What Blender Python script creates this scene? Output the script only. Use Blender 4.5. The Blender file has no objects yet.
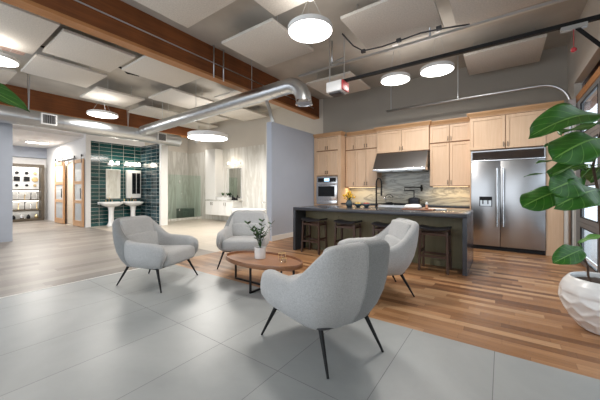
import bpy, bmesh, math, random
from mathutils import Vector, Matrix
random.seed(7)
S = bpy.context.scene
COL = S.collection
PI = math.pi

# ------------------------------------------------------------------ materials
def newmat(name):
    m = bpy.data.materials.new(name); m.use_nodes = True
    nt = m.node_tree; b = nt.nodes['Principled BSDF']
    return m, nt, b
def N(nt, t, **kw):
    n = nt.nodes.new(t)
    for k, v in kw.items(): setattr(n, k, v)
    return n
def math_(nt, op, a, b=None):
    n = N(nt, 'ShaderNodeMath', operation=op)
    for i, v in enumerate((a, b)):
        if v is None: continue
        if isinstance(v, (int, float)): n.inputs[i].default_value = v
        else: nt.links.new(v, n.inputs[i])
    return n.outputs[0]
def ramp(nt, fac, stops, interp='LINEAR'):
    r = N(nt, 'ShaderNodeValToRGB'); cr = r.color_ramp; cr.interpolation = interp
    while len(cr.elements) < len(stops): cr.elements.new(0.5)
    for e, (p, c) in zip(cr.elements, stops):
        e.position = p; e.color = (c[0], c[1], c[2], 1)
    nt.links.new(fac, r.inputs[0]); return r.outputs[0]
def mixc(nt, fac, a, b, mode='MIX'):
    n = N(nt, 'ShaderNodeMix', data_type='RGBA', blend_type=mode)
    for i, v in ((0, fac), (6, a), (7, b)):
        if isinstance(v, (int, float)): n.inputs[i].default_value = v
        elif isinstance(v, tuple): n.inputs[i].default_value = (v[0], v[1], v[2], 1)
        else: nt.links.new(v, n.inputs[i])
    return n.outputs[2]
def coords(nt, scale=(1, 1, 1), kind='Object', rot=(0, 0, 0)):
    tc = N(nt, 'ShaderNodeTexCoord'); mp = N(nt, 'ShaderNodeMapping')
    mp.inputs['Scale'].default_value = scale; mp.inputs['Rotation'].default_value = rot
    nt.links.new(tc.outputs[kind], mp.inputs['Vector']); return mp.outputs[0]
def noise(nt, vec, scale, detail=3, rough=.5, dist=0):
    n = N(nt, 'ShaderNodeTexNoise'); n.inputs['Scale'].default_value = scale
    n.inputs['Detail'].default_value = detail; n.inputs['Roughness'].default_value = rough
    n.inputs['Distortion'].default_value = dist
    nt.links.new(vec, n.inputs['Vector']); return n.outputs[0]
def bump(nt, b, h, strength=.2, dist=.01):
    n = N(nt, 'ShaderNodeBump'); n.inputs['Strength'].default_value = strength
    n.inputs['Distance'].default_value = dist
    nt.links.new(h, n.inputs['Height']); nt.links.new(n.outputs[0], b.inputs['Normal'])
def shade(c, k): return tuple(min(1, max(0, x * k)) for x in c)

def plain(name, c, rough=.5, metal=0, var=.06, vs=6, bmp=0, bs=200, spec=.5, coat=0):
    m, nt, b = newmat(name)
    v = coords(nt); f = noise(nt, v, vs, 4)
    nt.links.new(ramp(nt, f, [(.3, shade(c, 1 - var)), (.7, shade(c, 1 + var))]), b.inputs['Base Color'])
    b.inputs['Roughness'].default_value = rough; b.inputs['Metallic'].default_value = metal
    b.inputs['Specular IOR Level'].default_value = spec
    if coat: b.inputs['Coat Weight'].default_value = coat
    if bmp: bump(nt, b, noise(nt, v, bs, 2), bmp, .004)
    return m
def emit(name, c, s):
    m, nt, b = newmat(name)
    b.inputs['Base Color'].default_value = (*c, 1); b.inputs['Emission Color'].default_value = (*c, 1)
    b.inputs['Emission Strength'].default_value = s; return m
def grained(name, c0, c1, scale=(40, 40, 1.5), rough=.45, k=6):
    m, nt, b = newmat(name)
    v = coords(nt, scale); f = noise(nt, v, 1.0, 4, .6, .6)
    g = noise(nt, coords(nt, (1, 1, .5)), 2.2, 2)
    c = mixc(nt, .45, ramp(nt, f, [(.3, c0), (.7, c1)]), ramp(nt, g, [(.3, c0), (.7, c1)]))
    nt.links.new(c, b.inputs['Base Color']); b.inputs['Roughness'].default_value = rough
    bump(nt, b, f, .06, .002)
    return m
def planks(name, along, w, L, stops, gap, rough, grain=.25, gapc=.5, ev=0.0):
    m, nt, b = newmat(name)
    tc = N(nt, 'ShaderNodeTexCoord'); sp = N(nt, 'ShaderNodeSeparateXYZ'); nt.links.new(tc.outputs['Object'], sp.inputs[0])
    a, o = (sp.outputs[0], sp.outputs[1]) if along == 'X' else (sp.outputs[1], sp.outputs[0])
    q = math_(nt, 'DIVIDE', o, w); row = math_(nt, 'FLOOR', q)
    w1 = N(nt, 'ShaderNodeTexWhiteNoise', noise_dimensions='1D'); nt.links.new(row, w1.inputs['W'])
    a2 = math_(nt, 'ADD', a, math_(nt, 'MULTIPLY', w1.outputs[0], L * 3.7))
    q2 = math_(nt, 'DIVIDE', a2, L); cl = math_(nt, 'FLOOR', q2)
    cb = N(nt, 'ShaderNodeCombineXYZ'); nt.links.new(row, cb.inputs[0]); nt.links.new(cl, cb.inputs[1])
    w2 = N(nt, 'ShaderNodeTexWhiteNoise', noise_dimensions='2D'); nt.links.new(cb.outputs[0], w2.inputs['Vector'])
    c = ramp(nt, w2.outputs[0], stops)
    gv = N(nt, 'ShaderNodeCombineXYZ')
    nt.links.new(math_(nt, 'MULTIPLY', a2, 2.2), gv.inputs[0]); nt.links.new(math_(nt, 'MULTIPLY', o, 45), gv.inputs[1])
    nt.links.new(math_(nt, 'MULTIPLY', w2.outputs[0], 30), gv.inputs[2])
    gn = noise(nt, gv.outputs[0], 1, 4, .6, .4)
    c = mixc(nt, grain, c, ramp(nt, gn, [(.25, (.35, .35, .35)), (.75, (1.3, 1.3, 1.3))]), 'MULTIPLY')
    g1 = math_(nt, 'LESS_THAN', math_(nt, 'FRACT', q), gap / w); g2 = math_(nt, 'LESS_THAN', math_(nt, 'FRACT', q2), gap / L)
    g = math_(nt, 'MAXIMUM', g1, g2)
    c = mixc(nt, g, c, mixc(nt, 1.0, c, (gapc, gapc, gapc), 'MULTIPLY'))
    nt.links.new(c, b.inputs['Base Color'])
    r = math_(nt, 'ADD', math_(nt, 'MULTIPLY', gn, .15), rough - .07); nt.links.new(r, b.inputs['Roughness'])
    bump(nt, b, math_(nt, 'SUBTRACT', 1.0, g), .15, .002)
    return m
def tiled(name, ax, bx, wa, wb, oa, ob, grout, c0, c1, gc, rough, vs=1.5, per=.0, metal=0, wav=0):
    """grid tiles; ax, bx = which object axis (0,1,2) each tile side runs along"""
    m, nt, b = newmat(name)
    tc = N(nt, 'ShaderNodeTexCoord'); sp = N(nt, 'ShaderNodeSeparateXYZ'); nt.links.new(tc.outputs['Object'], sp.inputs[0])
    qa = math_(nt, 'DIVIDE', math_(nt, 'SUBTRACT', sp.outputs[ax], oa), wa); qb = math_(nt, 'DIVIDE', math_(nt, 'SUBTRACT', sp.outputs[bx], ob), wb)
    ga = math_(nt, 'LESS_THAN', math_(nt, 'FRACT', qa), grout / wa); gb = math_(nt, 'LESS_THAN', math_(nt, 'FRACT', qb), grout / wb)
    g = math_(nt, 'MAXIMUM', ga, gb)
    cb = N(nt, 'ShaderNodeCombineXYZ'); nt.links.new(math_(nt, 'FLOOR', qa), cb.inputs[0]); nt.links.new(math_(nt, 'FLOOR', qb), cb.inputs[1])
    wn = N(nt, 'ShaderNodeTexWhiteNoise', noise_dimensions='2D'); nt.links.new(cb.outputs[0], wn.inputs['Vector'])
    f = noise(nt, tc.outputs['Object'], vs, 6, .6, .5)
    f = math_(nt, 'ADD', math_(nt, 'MULTIPLY', f, 1 - per), math_(nt, 'MULTIPLY', wn.outputs[0], per))
    c = mixc(nt, g, ramp(nt, f, [(.25, c0), (.75, c1)]), gc)
    nt.links.new(c, b.inputs['Base Color'])
    nt.links.new(math_(nt, 'ADD', rough, math_(nt, 'MULTIPLY', g, .4)), b.inputs['Roughness'])
    h = math_(nt, 'SUBTRACT', 1.0, g)
    if wav: h = math_(nt, 'ADD', h, math_(nt, 'MULTIPLY', wn.outputs[0], wav))
    bump(nt, b, h, .2, .003)
    return m
def marble(name, base, vein, scale, vs=1.0, dist=2.0, rough=.2, lo=.47, hi=.53, cloud=.15):
    m, nt, b = newmat(name)
    v = coords(nt, scale)
    f = noise(nt, v, vs, 6, .6, dist); f2 = noise(nt, v, vs * .6, 3, .5, 1)
    k = ramp(nt, f, [(lo - .06, (0, 0, 0)), ((lo + hi) / 2, (1, 1, 1)), (hi + .06, (0, 0, 0))])
    c = mixc(nt, k, mixc(nt, cloud, base, ramp(nt, f2, [(.35, vein), (.65, base)])), vein)
    nt.links.new(c, b.inputs['Base Color']); b.inputs['Roughness'].default_value = rough
    return m
def brushed(name, c, rough, scale=(2, 2, 200), metal=1.0):
    m, nt, b = newmat(name)
    f = noise(nt, coords(nt, scale), 1, 3)
    nt.links.new(ramp(nt, f, [(.3, shade(c, .97)), (.7, shade(c, 1.02))]), b.inputs['Base Color'])
    b.inputs['Metallic'].default_value = metal
    nt.links.new(math_(nt, 'ADD', rough, math_(nt, 'MULTIPLY', f, .03)), b.inputs['Roughness'])
    return m
def fabric(name, c):
    m, nt, b = newmat(name)
    v = coords(nt); f = noise(nt, v, 110, 3, .75); f2 = noise(nt, v, 7, 3)
    cc = mixc(nt, .3, ramp(nt, f, [(.3, shade(c, .72)), (.7, shade(c, 1.26))]), ramp(nt, f2, [(.3, shade(c, .9)), (.7, shade(c, 1.08))]))
    nt.links.new(cc, b.inputs['Base Color']); b.inputs['Roughness'].default_value = .95
    b.inputs['Sheen Weight'].default_value = .25; b.inputs['Specular IOR Level'].default_value = .1
    bump(nt, b, f, .35, .002); return m
def glassy(name, tint, refl=.12, rough=.02, ior=1.45):
    m, nt, b = newmat(name); nt.nodes.remove(b)
    out = nt.nodes['Material Output']; tr = N(nt, 'ShaderNodeBsdfTransparent'); tr.inputs[0].default_value = (*tint, 1)
    gl = N(nt, 'ShaderNodeBsdfGlossy'); gl.inputs['Roughness'].default_value = rough
    ge = N(nt, 'ShaderNodeNewGeometry'); dt = N(nt, 'ShaderNodeVectorMath', operation='DOT_PRODUCT')
    nt.links.new(ge.outputs['Incoming'], dt.inputs[0]); nt.links.new(ge.outputs['Normal'], dt.inputs[1])
    mx = N(nt, 'ShaderNodeMixShader'); k = math_(nt, 'POWER', math_(nt, 'SUBTRACT', 1.0, math_(nt, 'ABSOLUTE', dt.outputs['Value'])), 5)
    nt.links.new(math_(nt, 'ADD', math_(nt, 'MULTIPLY', k, .5), refl), mx.inputs[0]); nt.links.new(tr.outputs[0], mx.inputs[1]); nt.links.new(gl.outputs[0], mx.inputs[2])
    nt.links.new(mx.outputs[0], out.inputs[0]); return m
def leafmat(name, c, vein):
    m, nt, b = newmat(name)
    uv = N(nt, 'ShaderNodeUVMap'); sp = N(nt, 'ShaderNodeSeparateXYZ'); nt.links.new(uv.outputs[0], sp.inputs[0])
    u = math_(nt, 'ABSOLUTE', math_(nt, 'SUBTRACT', sp.outputs[0], .5))
    mid = math_(nt, 'LESS_THAN', u, .022)
    sv = math_(nt, 'LESS_THAN', math_(nt, 'FRACT', math_(nt, 'MULTIPLY', math_(nt, 'SUBTRACT', sp.outputs[1], math_(nt, 'MULTIPLY', u, .5)), 7)), .07)
    k = math_(nt, 'MAXIMUM', mid, math_(nt, 'MULTIPLY', sv, .55))
    f = noise(nt, uv.outputs[0], 5, 3)
    cc = mixc(nt, k, ramp(nt, f, [(.3, shade(c, .75)), (.7, shade(c, 1.25))]), vein)
    nt.links.new(cc, b.inputs['Base Color']); b.inputs['Roughness'].default_value = .42; b.inputs['Specular IOR Level'].default_value = .35
    bump(nt, b, math_(nt, 'SUBTRACT', 1.0, k), .3, .004); return m

M = {}
M['tile'] = tiled('grey_floor_tile', 0, 1, .615, 1.185, -.05, 1.52, .005, (.27, .286, .29), (.375, .39, .39), (.20, .205, .203), .36, 1.3, .15)
M['oak'] = planks('oak_strip_floor', 'X', .092, .75, [(0, (.16, .068, .028)), (.3, (.29, .135, .056)), (.65, (.41, .212, .098)), (1, (.52, .31, .165))], .0022, .34, .4)
M['greige'] = planks('greige_plank_floor', 'Y', .19, 1.4, [(0, (.17, .145, .125)), (.5, (.235, .205, .18)), (1, (.30, .265, .235))], .003, .38, .25)
M['stone'] = tiled('pale_stone_floor', 0, 1, .6, .6, 0, 0, .006, (.46, .41, .34), (.56, .50, .42), (.38, .33, .28), .35, 1.0, .2)
M['white_wall'] = plain('white_wall_paint', (.76, .75, .74), .85, var=.015)
M['cool_wall'] = plain('cool_grey_wall_paint', (.43, .47, .55), .85, var=.02, vs=2)
M['cream_wall'] = plain('cream_wall_paint', (.60, .56, .50), .85, var=.02, vs=2)
M['taupe_wall'] = plain('taupe_grey_wall_paint', (.375, .345, .30), .85, var=.02, vs=2)
M['hall_wall'] = plain('blue_grey_wall_paint', (.36, .39, .45), .85, var=.02)
M['deck'] = plain('painted_ceiling_deck', (.52, .49, .445), .9, var=.12, vs=1.4, bmp=.1, bs=20)
M['panel'] = plain('acoustic_board', (.68, .64, .585), .95, var=.09, vs=45, bmp=.3, bs=120)
M['beam'] = grained('dark_stained_timber', (.105, .030, .006), (.26, .080, .018), (25, 1.2, 25), .65)
M['beam_edge'] = grained('light_timber_edge', (.36, .15, .045), (.50, .23, .085), (25, 1.2, 25), .5)
M['maple'] = grained('maple_cabinet_wood', (.63, .425, .27), (.75, .54, .37), (30, 30, 1.6), .4)
M['gap_shade'] = plain('painted_gap_shade', (.27, .14, .07), .6)  # dark brown stands in for the shade between cabinet doors
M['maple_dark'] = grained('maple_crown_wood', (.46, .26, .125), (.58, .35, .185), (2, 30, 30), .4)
M['door_wood'] = grained('alder_door_wood', (.50, .27, .13), (.64, .38, .20), (30, 30, 1.6), .4)
M['walnut'] = grained('walnut_table_wood', (.15, .062, .028), (.30, .135, .062), (2, 26, 26), .3)
M['walnut_top'] = grained('walnut_table_top', (.22, .098, .045), (.40, .19, .09), (2, 26, 26), .32)
M['stoolwood'] = grained('dark_brown_stool_wood', (.035, .018, .012), (.075, .036, .022), (30, 30, 2), .4)
M['steel'] = brushed('brushed_stainless', (.44, .44, .45), .27)
M['steel_h'] = brushed('polished_stainless', (.74, .74, .75), .2)
M['galv'] = brushed('galvanised_steel', (.58, .60, .62), .3, (3, 3, 3))
M['chrome'] = plain('chrome', (.8, .8, .8), .12, 1, .02)
M['pull'] = plain('bronze_pull', (.20, .15, .115), .35, 1, .03)
M['black'] = plain('black_metal', (.008, .008, .009), .5, .0, .1, spec=.25)
M['blackglass'] = plain('black_glass', (.006, .007, .009), .06, 0, .05)
M['darkgrey'] = plain('charcoal_plastic', (.05, .05, .055), .5)
M['top'] = plain('charcoal_quartz', (.035, .038, .048), .2, 0, .15, 40)
M['olive'] = grained('olive_island_panel', (.15, .135, .075), (.205, .18, .105), (28, 28, .8), .55)
M['seatblack'] = plain('black_leather_seat', (.018, .018, .022), .42, bmp=.1)
M['fabric'] = fabric('grey_wool_upholstery', (.43, .43, .43))
M['fabric_shaded'] = fabric('grey_wool_upholstery_shaded', (.24, .245, .245))  # same wool, with the shade of the chair back put into its colour
M['white'] = plain('white_ceramic', (.80, .80, .79), .18, var=.01)
M['whitesatin'] = plain('white_satin_lacquer', (.80, .79, .76), .4, var=.01)
M['potwhite'] = plain('white_glazed_planter', (.78, .77, .76), .25, var=.02)
M['soil'] = plain('potting_soil', (.035, .02, .012), .95, var=.4, vs=60, bmp=.6, bs=60)
M['bark'] = plain('brown_bark', (.07, .04, .025), .85, var=.3, vs=40, bmp=.4)
M['leaf'] = leafmat('fig_leaf_green', (.028, .115, .012), (.15, .30, .06))
M['leaf_lt'] = leafmat('young_leaf_green', (.10, .24, .05), (.26, .40, .15))
M['leaf_sm'] = leafmat('dark_small_leaf', (.02, .07, .016), (.06, .14, .04))
M['teal'] = tiled('teal_glazed_tile', 1, 2, .40, .135, 3.65, 0, .009, (.004, .03, .03), (.014, .08, .08), (.46, .45, .41), .1, 2.5, .55, wav=1.5)
M['teal_side'] = tiled('blue_glazed_tile', 0, 2, .40, .135, -11.7, 0, .008, (.008, .026, .034), (.026, .066, .082), (.50, .50, .47), .1, 2.5, .55, wav=1.5)
M['marble_bath'] = marble('white_vertical_vein_marble', (.78, .77, .73), (.60, .575, .52), (2.2, 2.2, .28), 1.2, 1.5, .18, .46, .52, .3)
M['marble_shower'] = marble('grey_vertical_vein_marble', (.74, .73, .69), (.52, .50, .46), (2.2, 2.2, .28), 1.2, 1.5, .18, .46, .52, .3)
M['splash'] = marble('quartzite_backsplash', (.56, .54, .45), (.27, .26, .225), (.6, .6, 2.8), 1.3, 1.6, .18, .485, .515, .35)
M['mirror'] = plain('mirror_silver', (.86, .88, .87), .02, 1, .0)
M['glass'] = glassy('window_glass', (.95, .98, 1.0), .02)
M['glass_sh'] = glassy('green_shower_glass', (.91, .97, .945), .03)
M['glass_cl'] = glassy('clear_drinking_glass', (.97, .97, .97), .03)
M['alu'] = plain('anodised_door_frame', (.23, .23, .235), .45, .5, .05)
M['lamp'] = emit('led_diffuser', (1.0, .97, .93), 9)
M['lampshell'] = plain('white_lamp_housing', (.82, .82, .82), .5, var=.01)
M['ceiling_fill'] = emit('added_ceiling_glow', (1.0, .97, .93), .8)
M['bulb'] = emit('glowing_glass_shade', (1.0, .93, .80), 4)
M['ledstrip'] = emit('shelf_led_strip', (1, .96, .9), 4)
M['ledwarm'] = emit('warm_led_strip', (1, .75, .45), 1.5)
M['reflect_pane'] = plain('door_glass_painted_reflection', (.55, .57, .58), .15, var=.03)  # opaque pale colour stands in for reflections on the door glass
M['display'] = emit('oven_display', (.45, .75, 1.0), 1.6)
M['red'] = plain('red_plastic', (.50, .03, .04), .4)
M['shelfwood'] = plain('dark_bronze_shelf', (.085, .065, .045), .5, var=.15)
M['yellow'] = plain('yellow_petals', (.70, .42, .03), .7, var=.25, vs=40)
M['vase'] = plain('dark_teal_vase', (.05, .07, .08), .3)
M['towel'] = plain('white_towel', (.82, .81, .80), .95, var=.03, bmp=.4, bs=80)
M['board'] = grained('cutting_board_wood', (.20, .085, .05), (.32, .15, .09), (3, 30, 30), .5)
M['fruit_r'] = plain('red_fruit_skin', (.28, .03, .04), .35, var=.2)
M['fruit_y'] = plain('yellow_fruit_skin', (.65, .42, .06), .4, var=.2)
M['bench'] = plain('dark_green_stone', (.09, .115, .10), .3, var=.2)
M['brass'] = plain('brushed_brass', (.78, .60, .32), .4, 1, .05)
M['copper'] = plain('copper', (.62, .30, .18), .3, 1, .05)
M['brick'] = tiled('pale_exposed_brick', 1, 0, .2, .07, 0, 0, .012, (.42, .24, .19), (.62, .42, .34), (.66, .6, .55), .85, 5, .5)
M['paving'] = plain('outdoor_concrete', (.45, .46, .47), .9, var=.1)

# ------------------------------------------------------------------ mesh helpers
class MB:
    def __init__(s): s.bm = bmesh.new(); s.mi = 0
    def _f(s, vs):
        try:
            f = s.bm.faces.new(vs); f.material_index = s.mi; return f
        except ValueError: return None
    def box(s, x0, x1, y0, y1, z0, z1, bev=0, seg=2):
        bm = bmesh.new()
        vs = [bm.verts.new((x, y, z)) for x in (x0, x1) for y in (y0, y1) for z in (z0, z1)]
        for q in ((0, 1, 3, 2), (4, 6, 7, 5), (0, 4, 5, 1), (2, 3, 7, 6), (0, 2, 6, 4), (1, 5, 7, 3)): bm.faces.new([vs[i] for i in q])
        if bev: bmesh.ops.bevel(bm, geom=bm.edges[:], offset=min(bev, .45 * min(abs(x1 - x0), abs(y1 - y0), abs(z1 - z0))), segments=seg, affect='EDGES', profile=.5)
        s.merge(bm); return s
    def merge(s, bm, mat=None):
        mp = {}
        for v in bm.verts: mp[v] = s.bm.verts.new(mat @ v.co if mat else v.co)
        for f in bm.faces: s._f([mp[v] for v in f.verts])
        bm.free()
    def bar(s, p0, p1, w, h, up=(0, 0, 1)):
        """rectangular bar between two points"""
        p0, p1 = Vector(p0), Vector(p1); d = (p1 - p0).normalized(); up = Vector(up)
        sx = d.cross(up)
        if sx.length < 1e-4: sx = d.cross(Vector((1, 0, 0)))
        sx.normalize(); sz = sx.cross(d).normalized()
        r = []
        for p in (p0, p1):
            r.append([s.bm.verts.new(p + sx * a * w / 2 + sz * b * h / 2) for a, b in ((-1, -1), (1, -1), (1, 1), (-1, 1))])
        for i in range(4): s._f([r[0][i], r[0][(i + 1) % 4], r[1][(i + 1) % 4], r[1][i]])
        s._f(r[0][::-1]); s._f(r[1]); return s
    def tube(s, pts, r, seg=12, cap=True):
        pts = [Vector(p) for p in pts]; n = len(pts)
        rs = r if isinstance(r, (list, tuple)) else [r] * n
        rings = []; prev = None
        for i, p in enumerate(pts):
            t = (pts[min(i + 1, n - 1)] - pts[max(i - 1, 0)]).normalized()
            if prev is None:
                a = t.cross(Vector((0, 0, 1)))
                if a.length < .05: a = t.cross(Vector((1, 0, 0)))
            else: a = prev - t * prev.dot(t)
            a.normalize(); prev = a; b = t.cross(a)
            rings.append([s.bm.verts.new(p + (a * math.cos(2 * PI * k / seg) + b * math.sin(2 * PI * k / seg)) * rs[i]) for k in range(seg)])
        for i in range(n - 1):
            for k in range(seg): s._f([rings[i][k], rings[i][(k + 1) % seg], rings[i + 1][(k + 1) % seg], rings[i + 1][k]])
        if cap: s._f(rings[0][::-1]); s._f(rings[-1])
        return s
    def lathe(s, prof, c=(0, 0, 0), seg=32, sx=1, sy=1):
        rings = []
        for r, z in prof:
            if r < 1e-5: rings.append([s.bm.verts.new((c[0], c[1], c[2] + z))])
            else: rings.append([s.bm.verts.new((c[0] + sx * r * math.cos(2 * PI * k / seg), c[1] + sy * r * math.sin(2 * PI * k / seg), c[2] + z)) for k in range(seg)])
        for a, b in zip(rings, rings[1:]):
            for k in range(seg):
                k2 = (k + 1) % seg
                if len(a) == 1 and len(b) == 1: continue
                if len(a) == 1: s._f([a[0], b[k], b[k2]])
                elif len(b) == 1: s._f([a[k], b[0], a[k2]])
                else: s._f([a[k], b[k], b[k2], a[k2]])
        return s
    def ball(s, c, r, sx=1, sy=1, sz=1, nu=14, nv=8):
        s.lathe([(r * math.sin(PI * i / nv) if 0 < i < nv else 0, -r * sz * math.cos(PI * i / nv)) for i in range(nv + 1)], c, nu, sx, sy); return s
    def pillow(s, mat, sx, sy, sz, e=.35, e2=.35, nu=40, nv=20):
        """superellipsoid with half sizes sx, sy, sz"""
        def sp(v, p): return math.copysign(abs(v) ** p, v)
        rings = []
        for j in range(nv + 1):
            t = -PI / 2 + PI * j / nv
            ct, st = sp(math.cos(t), e2), sp(math.sin(t), e2)
            if j in (0, nv): rings.append([s.bm.verts.new(mat @ Vector((0, 0, sz * (-1 if j == 0 else 1))))]); continue
            rings.append([s.bm.verts.new(mat @ Vector((sx * ct * sp(math.cos(2 * PI * k / nu), e), sy * ct * sp(math.sin(2 * PI * k / nu), e), sz * st))) for k in range(nu)])
        for a, b in zip(rings, rings[1:]):
            for k in range(nu):
                k2 = (k + 1) % nu
                if len(a) == 1: s._f([a[0], b[k2], b[k]])
                elif len(b) == 1: s._f([a[k], a[k2], b[0]])
                else: s._f([a[k], a[k2], b[k2], b[k]])
        return s
    def rings(s, loops, closed=True, cap0=True, cap1=True):
        R = [[s.bm.verts.new(p) for p in l] for l in loops]
        for a, b in zip(R, R[1:]):
            n = len(a)
            for k in range(n if closed else n - 1): s._f([a[k], a[(k + 1) % n], b[(k + 1) % n], b[k]])
        if cap0: s._f(R[0][::-1])
        if cap1: s._f(R[-1])
        return s
    def build(s, name, mat, parent=None, smooth=False, local=False, structure=False):
        bm = s.bm
        bmesh.ops.remove_doubles(bm, verts=bm.verts[:], dist=1e-6)
        bmesh.ops.recalc_face_normals(bm, faces=bm.faces[:])
        loc = Vector((0, 0, 0))
        if parent is not None and not local:
            inv = (Matrix.Translation(parent['_w']) if False else world(parent)).inverted()
            bmesh.ops.transform(bm, matrix=inv, verts=bm.verts[:])
        elif parent is None and not structure:
            xs = [v.co.x for v in bm.verts]; ys = [v.co.y for v in bm.verts]; zs = [v.co.z for v in bm.verts]
            loc = Vector(((min(xs) + max(xs)) / 2, (min(ys) + max(ys)) / 2, min(zs)))
            bmesh.ops.translate(bm, verts=bm.verts[:], vec=-loc)
        me = bpy.data.meshes.new(name); bm.to_mesh(me); bm.free()
        for mm in (mat if isinstance(mat, list) else [mat]): me.materials.append(mm)
        if smooth:
            me.shade_smooth() if smooth is True else me.shade_smooth()
            if smooth == 'auto':
                me.set_sharp_from_angle(angle=math.radians(38))
        o = bpy.data.objects.new(name, me); COL.objects.link(o); o.location = loc
        if parent is not None: o.parent = parent
        if structure and parent is None: o['kind'] = 'structure'
        return o
def world(o):
    m = Matrix.LocRotScale(o.location, o.rotation_euler, o.scale)
    return world(o.parent) @ m if o.parent else m
def tag(o, label, cat, group=None, kind=None):
    o['label'] = label; o['category'] = cat
    if group: o['group'] = group
    if kind: o['kind'] = kind
    return o
def thing(name, label, cat, loc=(0, 0, 0), rz=0, group=None):
    o = bpy.data.objects.new(name, None); COL.objects.link(o); o.location = loc; o.rotation_euler = (0, 0, rz)
    o.empty_display_size = .1
    return tag(o, label, cat, group)
def copy_tree(o, parent=None):
    c = o.copy(); COL.objects.link(c)
    if parent is not None: c.parent = parent
    for ch in list(o.children): copy_tree(ch, c)
    return c
def box(name, mat, b, parent=None, bev=0, **kw): return MB().box(*b, bev=bev).build(name, mat, parent, smooth='auto' if bev else False, **kw)

# ------------------------------------------------------------------ setting
CEIL = 4.27
fl = MB()
def quad(mb, x0, x1, y0, y1, z=0):
    mb._f([mb.bm.verts.new(p) for p in ((x0, y0, z), (x1, y0, z), (x1, y1, z), (x0, y1, z))])
for i, q in enumerate([(-4.8, 1.3, -3, 2.7), (-4.8, 1.3, 2.7, 8.1), (-17, -4.8, -3, 3.75), (-17, -4.8, 3.75, 8.1)]):
    fl.mi = i; quad(fl, *q)
floor = fl.build('floor', [M['tile'], M['oak'], M['greige'], M['stone']], structure=True)
box('trim_1', M['whitesatin'], (-4.815, -4.79, -3, 2.7, -.004, .003), structure=True)
box('ceiling', M['deck'], (-12.5, 1.45, -3, 8.1, CEIL, CEIL + .15), structure=True)
box('wall_back', M['taupe_wall'], (-4.75, 1.2, 7.95, 8.1, 0, CEIL), structure=True)
box('wall_bathroom', M['cream_wall'], (-12.5, -4.75, 7.95, 8.1, 3.03, CEIL), structure=True)
box('wall_marble', M['marble_bath'], (-12.4, -4.75, 7.94, 8.1, 0, 3.03), structure=True)
w = MB(); w.box(-12.5, -12.3, 5.64, 7.94, 3.08, CEIL); w.build('wall_shower_upper', M['cream_wall'], structure=True)
box('wall_shower', M['marble_shower'], (-12.5, -12.3, 5.64, 7.94, 0, 3.08), structure=True)
# teal tiled alcove
box('wall_teal', M['teal'], (-11.85, -11.7, 3.8, 5.49, 0, 3.02), structure=True)
box('wall_teal_upper', M['white_wall'], (-11.85, -11.69, 3.65, 5.64, 3.02, CEIL), structure=True)
box('wall_teal_side', M['teal_side'], (-11.85, -10.2, 5.49, 5.64, 0, 3.02), structure=True)
box('wall_shower_side', M['marble_shower'], (-12.3, -10.2, 5.64, 5.67, 0, 3.02), structure=True)
box('trim_2', M['whitesatin'], (-10.2, -10.08, 5.44, 5.69, 0, 3.02), structure=True)
# wall with the sliding doors (opening -13.55 .. -12.75)
w = MB(); w.box(-11.85, -11.69, 3.65, 3.8, 0, 3.02); w.box(-12.75, -11.85, 3.65, 3.8, 0, CEIL); w.box(-13.55, -12.75, 3.65, 3.8, 2.36, CEIL); w.box(-16.4, -13.55, 3.65, 3.8, 0, CEIL)
w.build('wall_doorway', M['white_wall'], structure=True)
w = MB(); w.box(-13.9, -12.5, 5.2, 5.3, 0, 2.9); w.box(-14.0, -13.9, 3.8, 5.3, 0, 2.9); w.box(-12.5, -12.4, 3.8, 5.3, 0, 2.9); w.box(-14, -12.4, 3.8, 5.3, 2.9, 3.0)
w.build('wall_closet', M['cream_wall'], structure=True)
box('wall_hall', M['white_wall'], (-16.55, -16.4, -3, 3.8, 0, CEIL), structure=True)
box('wall_hall_header', M['hall_wall'], (-16.4, -16.25, -3, 3.65, 2.68, 3.12), structure=True)
box('ceiling_hall', M['white_wall'], (-16.4, -11.86, -3, 3.65, 3.12, 3.25), structure=True)
box('wall_left', M['hall_wall'], (-10.16, -10.0, -3, 1.59, 0, 3.09), structure=True)
box('wall_partition', M['cool_wall'], (-4.86, -4.7, 5.36, 7.94, 0, 3.0), structure=True)
box('wall_partition_bath', M['marble_bath'], (-4.89, -4.86, 5.36, 7.94, 0, 3.0), structure=True)
box('baseboard_partition', M['whitesatin'], (-4.7, -4.685, 5.36, 7.28, 0, .13), structure=True)
# right wall round the glazed overhead door
w = MB(); w.box(1.1, 1.2, -3, 2.35, 0, CEIL); w.box(1.1, 1.22, 2.35, 7.95, 3.27, CEIL); w.box(1.1, 1.2, 7.3, 7.95, 0, 3.27)
w.build('wall_right', M['cream_wall'], structure=True)
box('trim_4', M['whitesatin'], (.965, 1.1, 7.3, 7.95, 0, 2.9), structure=True)
box('wall_header', M['beam'], (1.3, 1.45, 2.35, 8.1, 2.9, CEIL), structure=True)
box('trim_3', M['beam_edge'], (1.12, 1.3, 2.35, 7.28, 2.9, 3.02), structure=True)
box('outside_pavement', M['paving'], (1.45, 14, -6, 14, -.12, -.02), structure=True)

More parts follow.
